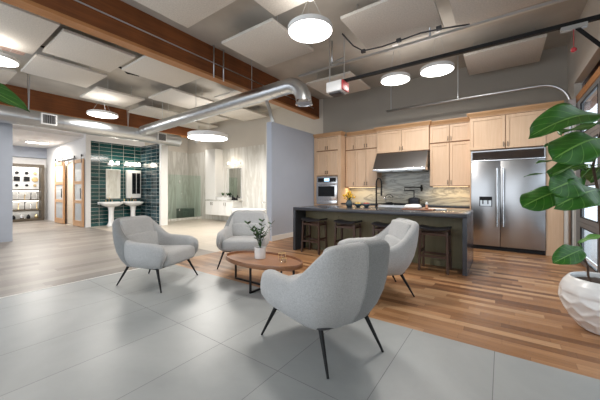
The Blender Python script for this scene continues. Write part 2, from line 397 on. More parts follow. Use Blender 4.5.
# glazed overhead door
door = bpy.data.objects.new('door_1', None); COL.objects.link(door); door.location = (1.15, 4.8, 0); door['kind'] = 'structure'
sec_h = 2.88 / 4
ys = [7.26, 6.86, 5.72, 4.62, 3.52, 2.42]
for k in range(4):
    z0 = k * sec_h; z1 = z0 + sec_h - .006
    f = MB()
    f.box(1.12, 1.17, 2.36, 7.26, z0, z0 + .075); f.box(1.12, 1.17, 2.36, 7.26, z1 - .075, z1)
    f.box(1.12, 1.17, 6.9, 7.26, z0 + .075, z1 - .075)
    for yy in ys[2:]: f.box(1.12, 1.17, yy - .05, yy + .05, z0 + .075, z1 - .075)
    fo = f.build('section_frame', M['alu'], door)
    for a, b in zip(ys[2:], [6.86] + ys[2:]):
        g = MB().box(1.14, 1.15, a + .05, b - .05 + (.09 if b == 6.86 else 0), z0 + .075, z1 - .075).build('pane', M['glass'], fo)
        y0, y1 = a + .05, b - .05 + (.09 if b == 6.86 else 0)
        q = MB()
        for bb in ((y0, y0 + .022, z0 + .075, z1 - .075), (y1 - .022, y1, z0 + .075, z1 - .075), (y0, y1, z0 + .075, z0 + .092), (y0, y1, z1 - .092, z1 - .075)):
            q.box(1.115, 1.135, *bb)
        q.build('gasket', M['black'], fo)

# door track, rail and opener
t = thing('door_track', 'curved steel overhead door track above the refrigerator, turning down beside the window', 'door track', (1.03, 7.2, 0))
pts = [(-2.4, 7.18, 3.3), (.6, 7.18, 3.3)] + [(.6 + .43 * math.sin(a), 7.18, 2.87 + .43 * math.cos(a)) for a in [PI / 2 * i / 8 for i in range(1, 9)]] + [(1.03, 7.18, .0)]
MB().tube(pts, .027, 8).build('rail', M['galv'], t, True)
b = MB(); b.bar((-.8, 7.18, 3.32), (-.8, 7.18, CEIL), .04, .02); b.build('hanger', M['galv'], t)
b = MB(); b.bar((-2.29, 7.18, 3.32), (-2.29, 7.18, CEIL), .025, .02); b.build('hanger', M['galv'], t)
b = MB(); b.box(1.0, 1.1, 7.14, 7.22, 2.7, 2.95); b.build('wall_bracket', M['galv'], t)
t = thing('garage_door_opener', 'white and red garage door opener box at the end of its black rail', 'door opener', (-2.5, 4.8, 3.3))
MB().box(-2.72, -2.4, 4.66, 4.94, 3.2, 3.4, .02).build('housing', M['lampshell'], t, 'auto')
MB().box(-2.4, -2.37, 4.67, 4.93, 3.21, 3.39, .01).build('red_cover', M['red'], t, 'auto')['label'] = 'red end cover'
MB().box(-2.68, -2.44, 4.69, 4.91, 3.17, 3.2, .01).build('light_lens', M['darkgrey'], t, 'auto')
MB().box(-2.5, 1.09, 4.775, 4.825, 3.38, 3.43).build('rail', M['black'], t)
b = MB(); b.bar((-2.66, 4.7, 3.4), (-2.66, 4.7, CEIL + .08), .03, .012); b.bar((-2.46, 4.9, 3.4), (-2.46, 4.9, CEIL + .08), .03, .012); b.bar((-2.66, 4.7, 3.75), (-2.46, 4.9, 3.9), .03, .012); b.build('hanging_bracket', M['galv'], t)
b = MB(); b.bar((.72, 4.8, 3.38), (1.12, 4.8, 2.84), .04, .012, (0, 1, 0)); b.build('door_arm', M['black'], t)
b = MB(); b.box(.6, .84, 4.77, 4.83, 3.33, 3.38); b.build('trolley', M['galv'], t)
b = MB(); b.tube([(.72, 4.8, 3.34), (.72, 4.8, 3.1)], .004, 6); b.build('release_cord', M['red'], t)
MB().ball((.72, 4.8, 3.08), .03).build('release_handle', M['red'], t, True)['label'] = 'red release handle'
t.location.z -= .08
t = thing('torsion_bar', 'dark torsion spring bar above the glazed overhead door', 'door spring', (1.2, 4.8, 3.15))
MB().tube([(1.25, 2.4, 3.14), (1.25, 7.25, 3.14)], .018, 10).build('shaft', M['galv'], t, True)
b = MB()
for k in range(40): b.tube([(1.245 + .04 * math.cos(a), 5.2 + .035 * (k + a / 2 / PI), 3.14 + .045 * math.sin(a)) for a in [2 * PI * j / 8 for j in range(9)]], .008, 5, False)
b.build('spring', M['black'], t, True)
for y in (2.4, 7.2): MB().box(1.225, 1.295, y, y + .07, 3.03, 3.22).build('bearing_plate', M['galv'], t)
t = thing('ceiling_strut', 'long galvanised ceiling strut with a loose cable, above the black opener rail', 'strut', (-1.2, 5.0, 3.75))
b = MB(); b.box(-3.6, 1.08, 4.98, 5.02, 3.74, 3.78); b.build('channel', M['galv'], t)
for x in (-2.78, -.96, .6): MB().tube([(x, 5.0, 3.78), (x, 5.0, CEIL)], .016, 8).build('rod', M['galv'], t, True)
b = MB(); b.tube([(-2.35, 4.6, 4.1), (-2.2, 4.75, 3.9), (-2.1, 4.95, 3.86), (-1.75, 4.97, 3.84), (-1.4, 4.98, 3.86), (-1.1, 4.98, 3.88), (-.75, 4.98, 3.84), (-.4, 4.99, 3.79)], .013, 8); b.build('cable', M['darkgrey'], t, True)
for x, z in ((-2.1, 3.86), (-1.45, 3.86), (-.82, 3.86)): MB().box(x - .04, x + .04, 4.94, 5.0, z - .03, z + .03, .008).build('junction_clamp', M['darkgrey'], t)

# beams
def beam(label, x0, x1, y0, y1):
    t = thing('ceiling_beam', label, 'beam', ((x0 + x1) / 2, (y0 + y1) / 2, 3.64))
    box('beam_body', M['beam'], (x0, x1, y0, y1, 3.69, CEIL), t)
    box('beam_base', M['beam_edge'], (x0 - .005, x1 + .005, y0, y1, 3.64, 3.69), t)['label'] = 'lighter timber laminate along the bottom of the beam'
    return t
bm1 = beam('long dark timber ceiling beam crossing above the seating to the kitchen wall', -5.1, -4.9, -3, 7.95)
MB().tube([(-4.89, -2.5, 3.98), (-4.89, 7.6, 3.9)], .012, 8).build('conduit', M['galv'], bm1, True)['label'] = 'thin pale conduit along the beam'
beam('dark timber ceiling beam at the far left behind the air duct', -11.6, -11.35, -3, 7.95)
for i, (y, lab) in enumerate([(3.72, 'thin steel sprinkler drop rod in front of the long timber beam'), (3.97, 'second thin steel drop rod beside the timber beam, nearer the kitchen')]):
    MB().tube([(-4.84, y, CEIL), (-4.84, y, 3.6)], .014, 8).build('drop_rod', M['galv'], None, True)
    tag(bpy.data.objects[[o.name for o in COL.objects if o.name.startswith('drop_rod')][-1]], lab, 'rod')

t = thing('steel_brace', 'short grey steel brace from the top of the grey partition up to the timber beam', 'brace', (-4.78, 5.5, 3.0))
MB().bar((-4.77, 5.5, 3.0), (-4.97, 5.46, 3.64), .09, .02, (0, 1, 0)).build('strut', M['galv'], t)
MB().box(-4.84, -4.72, 5.44, 5.58, 3.0, 3.015).build('foot_plate', M['galv'], t)
# acoustic panels
def panel_proto(x0, x1, y0, y1, z):
    t = thing('acoustic_panel', '', 'ceiling panel', ((x0 + x1) / 2, (y0 + y1) / 2, z))
    return t
PAN = [
 ((-7.55, -5.85, .22, 1.48, 3.95), 'large white acoustic ceiling panel in the top left corner of the view'),
 ((-7.3, -6.05, 1.57, 2.74, 3.97), 'acoustic panel left of the long beam, just beyond the big corner panel'),
 ((-8.77, -7.48, 1.52, 2.76, 3.93), 'square acoustic panel at upper left, next to the big corner panel, above a dark gap'),
 ((-10.2, -9.0, .27, 1.5, 3.95), 'acoustic panel at the far left edge, just above the far timber beam'),
 ((-9.75, -8.5, 2.9, 4.1, 3.92), 'acoustic panel directly above the small round lamp by the air duct'),
 ((-8.3, -7.05, 4.1, 5.42, 3.93), 'acoustic panel mid left bay, above the far end of the spiral duct'),
 ((-10.4, -9.2, 4.45, 5.6, 3.94), 'narrow looking acoustic panel over the teal tiled alcove'),
 ((-6.85, -5.6, 2.8, 4.08, 3.93), 'acoustic panel tucked against the left side of the long timber beam'),
 ((-10.9, -9.75, 6.55, 7.7, 3.95), 'farthest acoustic panel, above the shower'),
 ((-9.45, -8.25, 5.85, 7.05, 3.93), 'acoustic panel above the large round lamp'),
 ((-8.1, -6.9, 6.45, 7.65, 3.95), 'acoustic panel near the cream bathroom wall, right of the large round lamp'),
 ((-6.75, -5.55, 5.2, 6.4, 3.94), 'acoustic panel beside the beam, above the middle of the spiral duct'),
 ((-4.23, -3.0, 1.5, 2.73, 3.95), 'acoustic panel at the top centre, right of the long timber beam'),
 ((-4.18, -2.95, 3.38, 4.6, 3.95), 'large square acoustic panel left of the brightest round lamp'),
 ((-2.85, -1.6, 2.1, 3.33, 3.95), 'acoustic panel right behind the brightest round lamp at the top of the view'),
 ((-2.05, -.78, 3.95, 5.2, 3.93), 'acoustic panel above the strut, between the two vertical steel rods'),
 ((-.6, .65, 4.05, 5.25, 3.93), 'acoustic panel at the top right, above the strut'),
 ((-.62, .63, 6.45, 7.62, 3.93), 'acoustic panel over the refrigerator, beyond the black opener rail'),
 ((-4.0, -2.8, 5.87, 7.1, 3.93), 'acoustic panel behind the garage door opener'),
]
for (x0, x1, y0, y1, z), lab in PAN:
    t = thing('acoustic_panel', lab, 'ceiling panel', ((x0 + x1) / 2, (y0 + y1) / 2, z), group='acoustic ceiling panels')
    MB().box(x0, x1, y0, y1, z, z + .05, .006).build('board', M['panel'], t, 'auto')
    for x in (x0 + .15, x1 - .15):
        MB().bar((x, y0 + .2, z + .06), (x, y1 - .2, z + .06), .035, .03).build('batten', M['deck'], t)
        for y in (y0 + .3, y1 - .3): MB().tube([(x, y, z + .05), (x, y, CEIL)], .006, 6).build('hanger', M['galv'], t)
for pts, lab in (([(-7.42, 1.3, 4.12), (-7.4, 2.6, 4.12)], 'thin black line in the gap beside the square upper left panel'), ([(-7.35, 2.9, 4.2), (-7.2, 3.0, 4.1), (-7.4, 3.15, 4.12), (-7.15, 3.3, 4.05), (-7.0, 3.25, 4.2)], 'tangle of black cable between the panels left of the beam')):
    tag(MB().tube(pts, .022, 8).build('ceiling_black_tube', M['black'], None, True), lab, 'cable')  # thin black tubes among the ceiling panels
MB().box(-7.95, -7.55, 1.02, 1.42, 4.02, 4.27).build('brick_patch', M['brick'])
tag(bpy.data.objects['brick_patch'], 'small pale brick patch on the ceiling beside the corner lamp', 'brick patch')

# pendant lamps
def pendant(label, x, y, z, r, h, power, top=CEIL, up=.08):
    t = thing('pendant_lamp', label, 'lamp', (x, y, z), group='round ceiling lamps')
    MB().lathe([(0, h), (r * .96, h), (r, h - .01), (r, .004), (r - .012, 0), (r - .014, .012), (0, .014)], (x, y, z), 48).build('housing', M['lampshell'], t, 'auto')
    MB().lathe([(0, -.004), (r - .03, -.003), (r - .014, .004), (r - .02, .012), (0, .012)], (x, y, z), 48).build('diffuser', M['lamp'], t, True)
    for k in range(3):
        a = 2 * PI * k / 3 + .4
        MB().tube([(x + .7 * r * math.cos(a), y + .7 * r * math.sin(a), z + h - .005), (x + .03 * math.cos(a), y + .03 * math.sin(a), top - .02)], .0025, 6).build('cable', M['galv'], t)
    MB().lathe([(0, 0), (.06, 0), (.06, .03), (0, .03)], (x, y, top - .03), 16).build('canopy', M['lampshell'], t, 'auto')
    l = bpy.data.lights.new('lamp_light', 'AREA'); l.shape = 'DISK'; l.size = 2 * r - .08; l.energy = power; l.color = (1, .955, .89)
    lo = bpy.data.objects.new('lamp_light', l); COL.objects.link(lo); lo.location = (x, y, z - .02)
    MB().lathe([(0, h + .004), (r * .85, h + .004), (r * .85, h - .002), (0, h - .002)], (x, y, z), 40).build('added_ceiling_fill', M['ceiling_fill'], t)  # glowing disc added on top of the lamp to brighten the ceiling
    l2 = l.copy(); l2.energy = power * up; l2.size = 1.7 * r
    lo = bpy.data.objects.new('lamp_light', l2); COL.objects.link(lo); lo.location = (x, y, z + h + .02); lo.rotation_euler = (PI, 0, 0)  # up-facing fill light, added for the ceiling
PW = 1.0
pendant('brightest round lamp at the top centre, nearest above the seating', -2.16, 3.27, 3.46, .31, .07, 46 * PW, 3.95)
pendant('round lamp over the kitchen island, left of the pair', -1.78, 5.85, 3.52, .29, .07, 34 * PW)
pendant('round lamp over the kitchen island, right of the pair', -.99, 5.79, 3.5, .29, .07, 34 * PW)
pendant('large round drum lamp hanging low in front of the marble bathroom', -7.33, 5.42, 2.875, .59, .13, 95 * PW, 3.93, .08)
pendant('small round lamp hanging in front of the air duct by the barn doors', -9.2, 3.28, 3.4, .37, .07, 55 * PW, 3.92)
pendant('round lamp cut off by the left edge of the view', -7.37, .95, 3.6, .31, .07, 40 * PW, 3.95)
t = thing('linear_lamp', 'slim rectangular ceiling lamp glowing in the far hallway', 'lamp', (-14.3, 3.1, 3.08))
MB().box(-14.45, -14.15, 2.62, 3.25, 3.08, 3.12).build('housing', M['lampshell'], t)
MB().box(-14.43, -14.17, 2.64, 3.23, 3.07, 3.08).build('diffuser', M['lamp'], t)
def area(x, y, z, sx, sy, e, c=(1, .95, .88), rot=(0, 0, 0)):
    l = bpy.data.lights.new('lamp_light', 'AREA'); l.shape = 'RECTANGLE'; l.size = sx; l.size_y = sy; l.energy = e; l.color = c
    o = bpy.data.objects.new('lamp_light', l); COL.objects.link(o); o.location = (x, y, z); o.rotation_euler = rot
area(-14.3, 2.93, 3.05, .26, .6, 120)

# ducts
t = thing('spiral_duct', 'bare galvanised spiral duct running diagonally and ending in a downturned elbow', 'duct', (-6, 4.57, 3.28))
R = .155
el = [(-9.585, 4.57, 3.24), (-9.0, 4.57, 3.25), (-3.55, 4.57, 3.4)] + [(-3.55 + .38 * math.sin(a), 4.57, 3.02 + .38 * math.cos(a)) for a in [PI / 2 * i / 10 for i in range(1, 11)]] + [(-3.17, 4.57, 2.98)]
MB().tube(el, R, 28, True).build('pipe', M['galv'], t, 'auto')
b = MB(); hp = []
for i in range(24 * 16 + 1):
    x = -9.5 + i * .245 / 16; a = 2 * PI * i / 16; zc = 3.25 + (x + 9.0) / 5.45 * .15
    if x < -3.6: hp.append((x, 4.57 + (R + .001) * math.cos(a), zc + (R + .001) * math.sin(a)))
b.tube(hp, .006, 5)
b.build('seam', M['galv'], t, True)
MB().tube([(-3.17, 4.57, 3.03), (-3.17, 4.57, 2.99), (-3.17, 4.57, 2.965)], [R + .006, R + .008, R + .02], 28, False).build('outlet_collar', M['steel_h'], t, True)
for x in (-8.4, -6.7, -4.6): MB().tube([(x, 4.57, 3.4 + (x + 9) / 5.45 * .15), (x, 4.57, CEIL)], .008, 6).build('hanger', M['galv'], t)
t = thing('air_duct', 'straight galvanised air duct with square vents along the left of the room', 'duct', (-9.8, 2, 3.12))
MB().tube([(-9.8, -2.9, 3.12), (-9.8, 5.95, 3.12)], .21, 32).build('pipe', M['galv'], t, 'auto')
b = MB()
for i in range(9): b.tube([(-9.8, -2 + i * .9, 3.12), (-9.8, -1.97 + i * .9, 3.12)], .218, 32)
b.build('joint_band', M['galv'], t, 'auto')
for y in (2.2, 5.2):
    f = MB().box(-9.6, -9.56, y - .16, y + .16, 2.98, 3.26).build('vent', M['lampshell'], t)
    b = MB(); b.box(-9.565, -9.555, y - .125, y + .125, 3.01, 3.23); b.build('vent_opening', M['darkgrey'], f)
    b = MB()
    for k in range(7): b.box(-9.56, -9.55, y - .11 + k * .035, y - .1 + k * .035, 3.01, 3.23)
    b.build('louvre', M['galv'], f)
for y in (-.5, 1.85, 4.2):
    b = MB(); b.bar((-9.8, y, 3.33), (-9.8 + .12, y, CEIL), .02, .004); b.bar((-9.8, y, 3.33), (-9.8 - .12, y, CEIL), .02, .004); b.build('strap', M['galv'], t)

# ------------------------------------------------------------------ kitchen
def pull(mb, x, z, y, vert=True, L=.1):
    if vert: mb.box(x - .008, x + .008, y - .03, y - .02, z - L / 2, z + L / 2, .003); ends = ((x, z - L / 2 + .015), (x, z + L / 2 - .015))
    else: mb.box(x - L / 2, x + L / 2, y - .03, y - .02, z - .006, z + .006, .003); ends = ((x - L / 2 + .015, z), (x + L / 2 - .015, z))
    for a, b in ends: mb.box(a - .005, a + .005, y - .025, y, b - .005, b + .005)
def shaker(x0, x1, z0, z1, y, parent, hx=None, hz=None, name='door', vert=True, L=.1, mat='maple', wd=.06):
    """door lying in the plane y (front face y - .02) with a recessed panel"""
    m = MB(); g = .006; x0 += g; x1 -= g; z0 += g; z1 -= g
    m.box(x0, x0 + wd, y - .02, y, z0, z1, .002, 1); m.box(x1 - wd, x1, y - .02, y, z0, z1, .002, 1)
    m.box(x0 + wd, x1 - wd, y - .02, y, z0, z0 + wd, .002, 1); m.box(x0 + wd, x1 - wd, y - .02, y, z1 - wd, z1, .002, 1)
    m.box(x0 + wd, x1 - wd, y - .006, y, z0 + wd, z1 - wd)
    d = m.build(name, M[mat], parent)
    if hx is not None:
        h = MB(); pull(h, hx, hz, y - .02, vert, L); h.build('handle', M['pull'], d, 'auto')
    return d
def crown(x0, x1, y, z, parent, left=True, right=True, yb=7.94):
    """stepped and coved moulding along the front and the exposed ends"""
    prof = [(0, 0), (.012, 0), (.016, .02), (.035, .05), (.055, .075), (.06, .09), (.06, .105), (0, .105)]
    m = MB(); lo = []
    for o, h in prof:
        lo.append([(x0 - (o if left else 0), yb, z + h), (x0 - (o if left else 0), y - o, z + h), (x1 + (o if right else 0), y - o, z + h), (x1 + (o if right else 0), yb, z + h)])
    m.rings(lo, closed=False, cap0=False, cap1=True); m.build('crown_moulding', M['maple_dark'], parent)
def carcass(x0, x1, y, z0, z1, parent, yb=7.94, mat='maple'):
    MB().box(x0, x1, y + .002, yb, z0, z1).build('body', M[mat], parent); MB().box(x0 + .003, x1 - .003, y, y + .002, z0, z1 - .02).build('gap_shade_plate', M['gap_shade'], parent)  # thin dark plate behind the doors paints shade into their gaps

# oven tower
t = thing('oven_cabinet', 'tall maple oven tower at the left end of the kitchen wall, beside the grey partition', 'cabinet', (-4.2, 7.62, 0))
m = MB(); m.box(-4.68, -4.585, 7.3, 7.94, .1, 2.88); m.box(-3.86, -3.78, 7.3, 7.94, .1, 2.88); m.box(-4.585, -3.86, 7.3, 7.94, 1.7, 2.88); m.box(-4.585, -3.86, 7.3, 7.94, .1, .86); m.box(-4.585, -3.86, 7.9, 7.94, .86, 1.7); m.build('body', M['maple'], t); MB().box(-4.588, -3.862, 7.298, 7.3, 1.71, 2.86).build('gap_shade_plate', M['gap_shade'], t)
MB().box(-4.68, -3.78, 7.36, 7.94, 0, .1).build('toe_kick', M['darkgrey'], t)
yt = 7.298; xm = -4.225
shaker(-4.59, xm, 2.46, 2.85, 7.3, t, xm - .035, 2.53); shaker(xm, -3.86, 2.46, 2.85, 7.3, t, xm + .035, 2.53)
shaker(-4.59, xm, 1.72, 2.44, 7.3, t, xm - .035, 1.81); shaker(xm, -3.86, 1.72, 2.44, 7.3, t, xm + .035, 1.81)
shaker(-4.59, -3.86, .12, .48, 7.3, t, xm, .3, 'drawer', False, .14); shaker(-4.59, -3.86, .48, .84, 7.3, t, xm, .66, 'drawer', False, .14)
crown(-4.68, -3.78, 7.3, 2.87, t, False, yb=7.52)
t = thing('built_in_oven', 'built-in stainless wall oven with black window and lit display', 'oven', (-4.22, 7.6, .87))
MB().box(-4.575, -3.87, 7.28, 7.85, .87, 1.69, .005).build('body', M['steel_h'], t, 'auto')
MB().box(-4.57, -3.875, 7.26, 7.28, .88, .985, .004).build('warming_drawer', M['steel_h'], t, 'auto')
MB().box(-4.52, -3.925, 7.265, 7.28, 1.53, 1.645, .003).build('control_panel', M['blackglass'], t)
MB().box(-4.30, -4.13, 7.262, 7.266, 1.545, 1.635).build('display', M['display'], t)
d = MB().box(-4.57, -3.875, 7.25, 7.28, 1.0, 1.5, .006).build('door', M['steel_h'], t, 'auto')
MB().box(-4.5, -3.945, 7.245, 7.252, 1.1, 1.4).build('window', M['blackglass'], d)
h = MB(); h.tube([(-4.52, 7.2, 1.455), (-3.92, 7.2, 1.455)], .012, 10); h.box(-4.49, -4.47, 7.2, 7.25, 1.447, 1.463); h.box(-3.97, -3.95, 7.2, 7.25, 1.447, 1.463); h.build('handle', M['steel_h'], d, 'auto')

# wall cabinets
t = thing('upper_cabinet', 'narrow single-door maple wall cabinet right next to the oven tower', 'cabinet', (-3.61, 7.77, 1.37), group='maple upper cabinets')
carcass(-3.78, -3.455, 7.6, 1.37, 2.88, t)
shaker(-3.76, -3.455, 2.46, 2.85, 7.6, t, -3.5, 2.53); shaker(-3.76, -3.455, 1.38, 2.44, 7.6, t, -3.5, 1.47)
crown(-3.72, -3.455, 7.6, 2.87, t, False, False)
def pair(label, x0, x1, y, z0, zs, z1, name='upper_cabinet', right=True, left=False, zc=2.87):
    t = thing(name, label, 'cabinet', ((x0 + x1) / 2, 7.77, z0), group='maple upper cabinets')
    carcass(x0, x1, y, z0, 2.88, t); xm = (x0 + x1) / 2
    if zs:
        shaker(x0, xm, zs + .01, z1, y, t, xm - .035, zs + .09); shaker(xm, x1, zs + .01, z1, y, t, xm + .035, zs + .09)
        z1 = zs - .01
    shaker(x0, xm, z0 + .01, z1, y, t, xm - .035, z0 + .1); shaker(xm, x1, z0 + .01, z1, y, t, xm + .035, z0 + .1)
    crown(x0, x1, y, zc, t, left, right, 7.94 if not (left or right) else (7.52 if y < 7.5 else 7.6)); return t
pair('double-door maple wall cabinet left of the range hood', -3.455, -2.80, 7.6, 1.37, 2.45, 2.85, right=False)
pair('short two-door maple cabinet directly above the range hood', -2.795, -1.465, 7.54, 2.27, None, 2.85, left=True, zc=2.885)
pair('double-door maple wall cabinet between the hood and the refrigerator', -1.46, -.585, 7.6, 1.37, 2.43, 2.85, right=False)
pair('two-door maple cabinet on top of the refrigerator', -.58, .70, 7.3, 2.14, None, 2.85, name='fridge_cabinet', left=True, right=False)
t = thing('tall_end_panel', 'tall plain maple end panel right of the refrigerator', 'cabinet panel', (.83, 7.6, 0))
MB().box(.70, .955, 7.3, 7.94, 0, 2.88).build('panel', M['maple'], t); crown(.70, .955, 7.3, 2.87, t, False, False)
MB().box(-.58, -.56, 7.3, 7.94, 0, 2.14).build('fridge_side_panel', M['maple']); tag(bpy.data.objects['fridge_side_panel'], 'thin maple side panel along the left of the refrigerator', 'cabinet panel')

# range hood
t = thing('range_hood', 'wide slanted stainless range hood above the dark backsplash', 'hood', (-2.11, 7.6, 1.77))
m = MB()
x0, x1 = -2.78, -1.48
m.rings([[(x0, 7.93, 1.84), (x0, 7.2, 1.84), (x1, 7.2, 1.84), (x1, 7.93, 1.84)], [(x0, 7.93, 2.265), (x0, 7.5, 2.265), (x1, 7.5, 2.265), (x1, 7.93, 2.265)]]); m.build('canopy', M['steel'], t)
MB().box(x0, x1, 7.195, 7.93, 1.775, 1.838, .004).build('lip', M['steel_h'], t, 'auto')
for k in range(3):
    MB().box(x0 + .08 + k * .39, x0 + .42 + k * .39, 7.3, 7.8, 1.765, 1.775).build('filter', M['galv'], t)

# refrigerator
t = thing('refrigerator', 'wide built-in stainless two-door refrigerator with water dispenser', 'refrigerator', (.075, 7.6, 0))
MB().box(-.555, .695, 7.33, 7.9, .0, 2.13).build('body', M['darkgrey'], t)
gr = MB().box(-.553, .693, 7.29, 7.33, 1.915, 2.125).build('top_grille', M['darkgrey'], t)
m = MB(); m.box(-.553, .693, 7.268, 7.29, 2.1, 2.125); m.box(-.553, -.53, 7.268, 7.29, 1.925, 2.1); m.box(.67, .693, 7.268, 7.29, 1.925, 2.1)
for k in range(9): m.bar((-.53, 7.278, 1.935 + k * .019), (.67, 7.278, 1.935 + k * .019), .018, .005, (0, -.6, .8))
m.build('grille_louvres', M['steel'], gr)
MB().box(-.553, .693, 7.262, 7.27, 1.9, 1.925, .003).build('trim_strip', M['steel_h'], t, 'auto')
MB().box(-.54, .68, 7.3, 7.33, .0, .085).build('kick_plate', M['black'], t)
for x0, x1, hx in ((-.553, -.035, -.085), (-.027, .693, .022)):
    d = MB().box(x0, x1, 7.27, 7.33, .09, 1.895, .006).build('door', M['steel'], t, 'auto')
    h = MB(); h.tube([(hx, 7.21, .52), (hx, 7.21, 1.74)], .017, 12)
    for z in (.6, 1.66): h.tube([(hx, 7.21, z), (hx, 7.27, z)], .01, 8)
    h.build('handle', M['steel_h'], d, 'auto')
    if hx < 0:
        MB().box(-.40, -.17, 7.263, 7.272, .93, 1.14).build('dispenser', M['black'], d)
        MB().box(-.385, -.185, 7.262, 7.264, .94, 1.06).build('dispenser_recess', M['display'] if False else M['galv'], d)
        m = MB(); m.box(-.345, -.325, 7.235, 7.263, .98, 1.06); m.box(-.255, -.235, 7.235, 7.263, .98, 1.06); m.build('paddle', M['black'], d)

# base run, counter, range
def basecab(label, x0, x1, nd):
    t = thing('base_cabinet', label, 'cabinet', ((x0 + x1) / 2, 7.6, 0), group='maple base cabinets')
    carcass(x0, x1, 7.36, .1, .875, t); MB().box(x0, x1, 7.42, 7.94, 0, .1).build('toe_kick', M['darkgrey'], t)
    w = (x1 - x0) / nd
    for k in range(nd):
        a = x0 + k * w; shaker(a, a + w, .7, .87, 7.36, t, a + w / 2, .785, 'drawer', False, .12); shaker(a, a + w, .11, .69, 7.36, t, a + w - .04 if k % 2 == 0 else a + .04, .6)
basecab('maple base cabinet between the oven tower and the range', -3.78, -2.68, 2)
basecab('maple base cabinet between the range and the refrigerator', -1.58, -.585, 2)
for x0, x1, lab in ((-3.78, -2.68, 'dark stone counter left of the range'), (-1.58, -.585, 'dark stone counter right of the range')):
    o = MB().box(x0, x1, 7.33, 7.93, .876, .915, .004).build('countertop', M['top'], None, 'auto'); tag(o, lab, 'countertop')
box('wall_backsplash', M['splash'], (-3.78, -.58, 7.93, 7.95, .88, 1.78), structure=True)
t = thing('range', 'stainless cooking range with black grates below the hood', 'range', (-2.13, 7.6, 0))
MB().box(-2.675, -1.585, 7.31, 7.92, .05, .9, .006).build('body', M['steel'], t, 'auto')
MB().box(-2.65, -1.61, 7.29, 7.31, .15, .68, .004).build('oven_door', M['steel_h'], t, 'auto')
MB().box(-2.65, -1.61, 7.36, 7.9, 0, .05).build('plinth', M['black'], t)
m = MB(); m.tube([(-2.55, 7.24, .64), (-1.71, 7.24, .64)], .014, 10); m.box(-2.5, -2.48, 7.24, 7.29, .63, .65); m.box(-1.78, -1.76, 7.24, 7.29, .63, .65); m.build('oven_handle', M['steel_h'], t, 'auto')
for k in range(6): MB().tube([(-2.5 + k * .148, 7.31, .79), (-2.5 + k * .148, 7.265, .79)], .024, 14).build('knob', M['black'], t, 'auto')
m = MB()
for k in range(3):
    x = -2.62 + k * .345
    for j in range(4): m.box(x + j * .1, x + j * .1 + .014, 7.36, 7.86, .915, .93)
    m.box(x, x + .32, 7.36, 7.375, .9, .93); m.box(x, x + .32, 7.845, 7.86, .9, .93); m.box(x, x + .32, 7.6, 7.615, .915, .93)
m.build('grate', M['black'], t)

# things on the range and wall
t = thing('kettle', 'glass kettle with black base and handle on the left of the range', 'kettle', (-2.46, 7.55, .93))
MB().lathe([(0, 0), (.085, 0), (.09, .012), (.085, .03), (0, .03)], (-2.46, 7.55, .93), 24).build('base', M['black'], t, 'auto')
MB().lathe([(.08, .03), (.1, .08), (.085, .14), (.055, .165)], (-2.46, 7.55, .93), 24).build('bowl', M['glass_cl'], t, True)
MB().lathe([(0, .195), (.012, .19), (.016, .175), (.058, .168), (.058, .16), (0, .16)], (-2.46, 7.55, .93), 20).build('lid', M['black'], t, 'auto')
MB().tube([(-2.46 + .1 * math.cos(a), 7.55, .93 + .15 + .09 * math.sin(a)) for a in [PI * i / 12 for i in range(13)]], .008, 8).build('handle', M['black'], t, True)
MB().tube([(-2.54, 7.55, 1.03), (-2.6, 7.55, 1.08), (-2.62, 7.55, 1.1)], [.02, .014, .011], 10).build('spout', M['chrome'], t, True)
t = thing('cooking_pot', 'dark lidded cooking pot on the right of the range', 'pot', (-1.82, 7.55, .93))
MB().lathe([(0, 0), (.13, 0), (.14, .015), (.14, .13), (.132, .135), (.128, .02), (0, .02)], (-1.82, 7.55, .93), 28).build('body', M['top'], t, 'auto')
MB().lathe([(.143, .135), (.1, .16), (.02, .175), (.012, .19), (.028, .205), (0, .21)], (-1.82, 7.55, .93), 28).build('lid', M['top'], t, 'auto')
for sx in (-1, 1): MB().tube([(-1.82 + sx * .138, 7.52, 1.03), (-1.82 + sx * .18, 7.53, 1.03), (-1.82 + sx * .18, 7.57, 1.03), (-1.82 + sx * .138, 7.58, 1.03)], .008, 8).build('handle', M['black'], t, True)
t = thing('pot_filler', 'black folding pot filler tap on the backsplash', 'tap', (-1.86, 7.93, 1.3))
MB().lathe([(0, 0), (.035, 0), (.035, .015), (0, .015)], (0, 0, 0), 18)
MB().tube([(-1.72, 7.93, 1.33), (-1.72, 7.88, 1.33)], .03, 14).build('flange', M['black'], t, 'auto')
MB().tube([(-1.72, 7.88, 1.36), (-1.72, 7.84, 1.36), (-2.1, 7.7, 1.36), (-2.1, 7.7, 1.27), (-1.84, 7.62, 1.27), (-1.84, 7.62, 1.15)], .015, 10).build('arm', M['black'], t, True)
MB().tube([(-1.72, 7.88, 1.25), (-1.72, 7.88, 1.42)], .02, 10).build('valve', M['black'], t, True)
l = bpy.data.lights.new('lamp_light', 'AREA'); l.shape = 'RECTANGLE'; l.size = .9; l.size_y = .05; l.energy = 4; l.color = (1, .74, .42)
o = bpy.data.objects.new('lamp_light', l); COL.objects.link(o); o.location = (-3.3, 7.72, 1.355)
o = bpy.data.objects.new('lamp_light', l); COL.objects.link(o); o.location = (-1.02, 7.72, 1.355)
for x0, x1, lab in ((-3.7, -2.9, 'slim under-cabinet light glowing beside the oven tower'), (-1.4, -.65, 'slim under-cabinet light left of the refrigerator')):
    o = MB().box(x0, x1, 7.66, 7.72, 1.357, 1.37).build('undercabinet_light', M['ledwarm']); tag(o, lab, 'lamp')

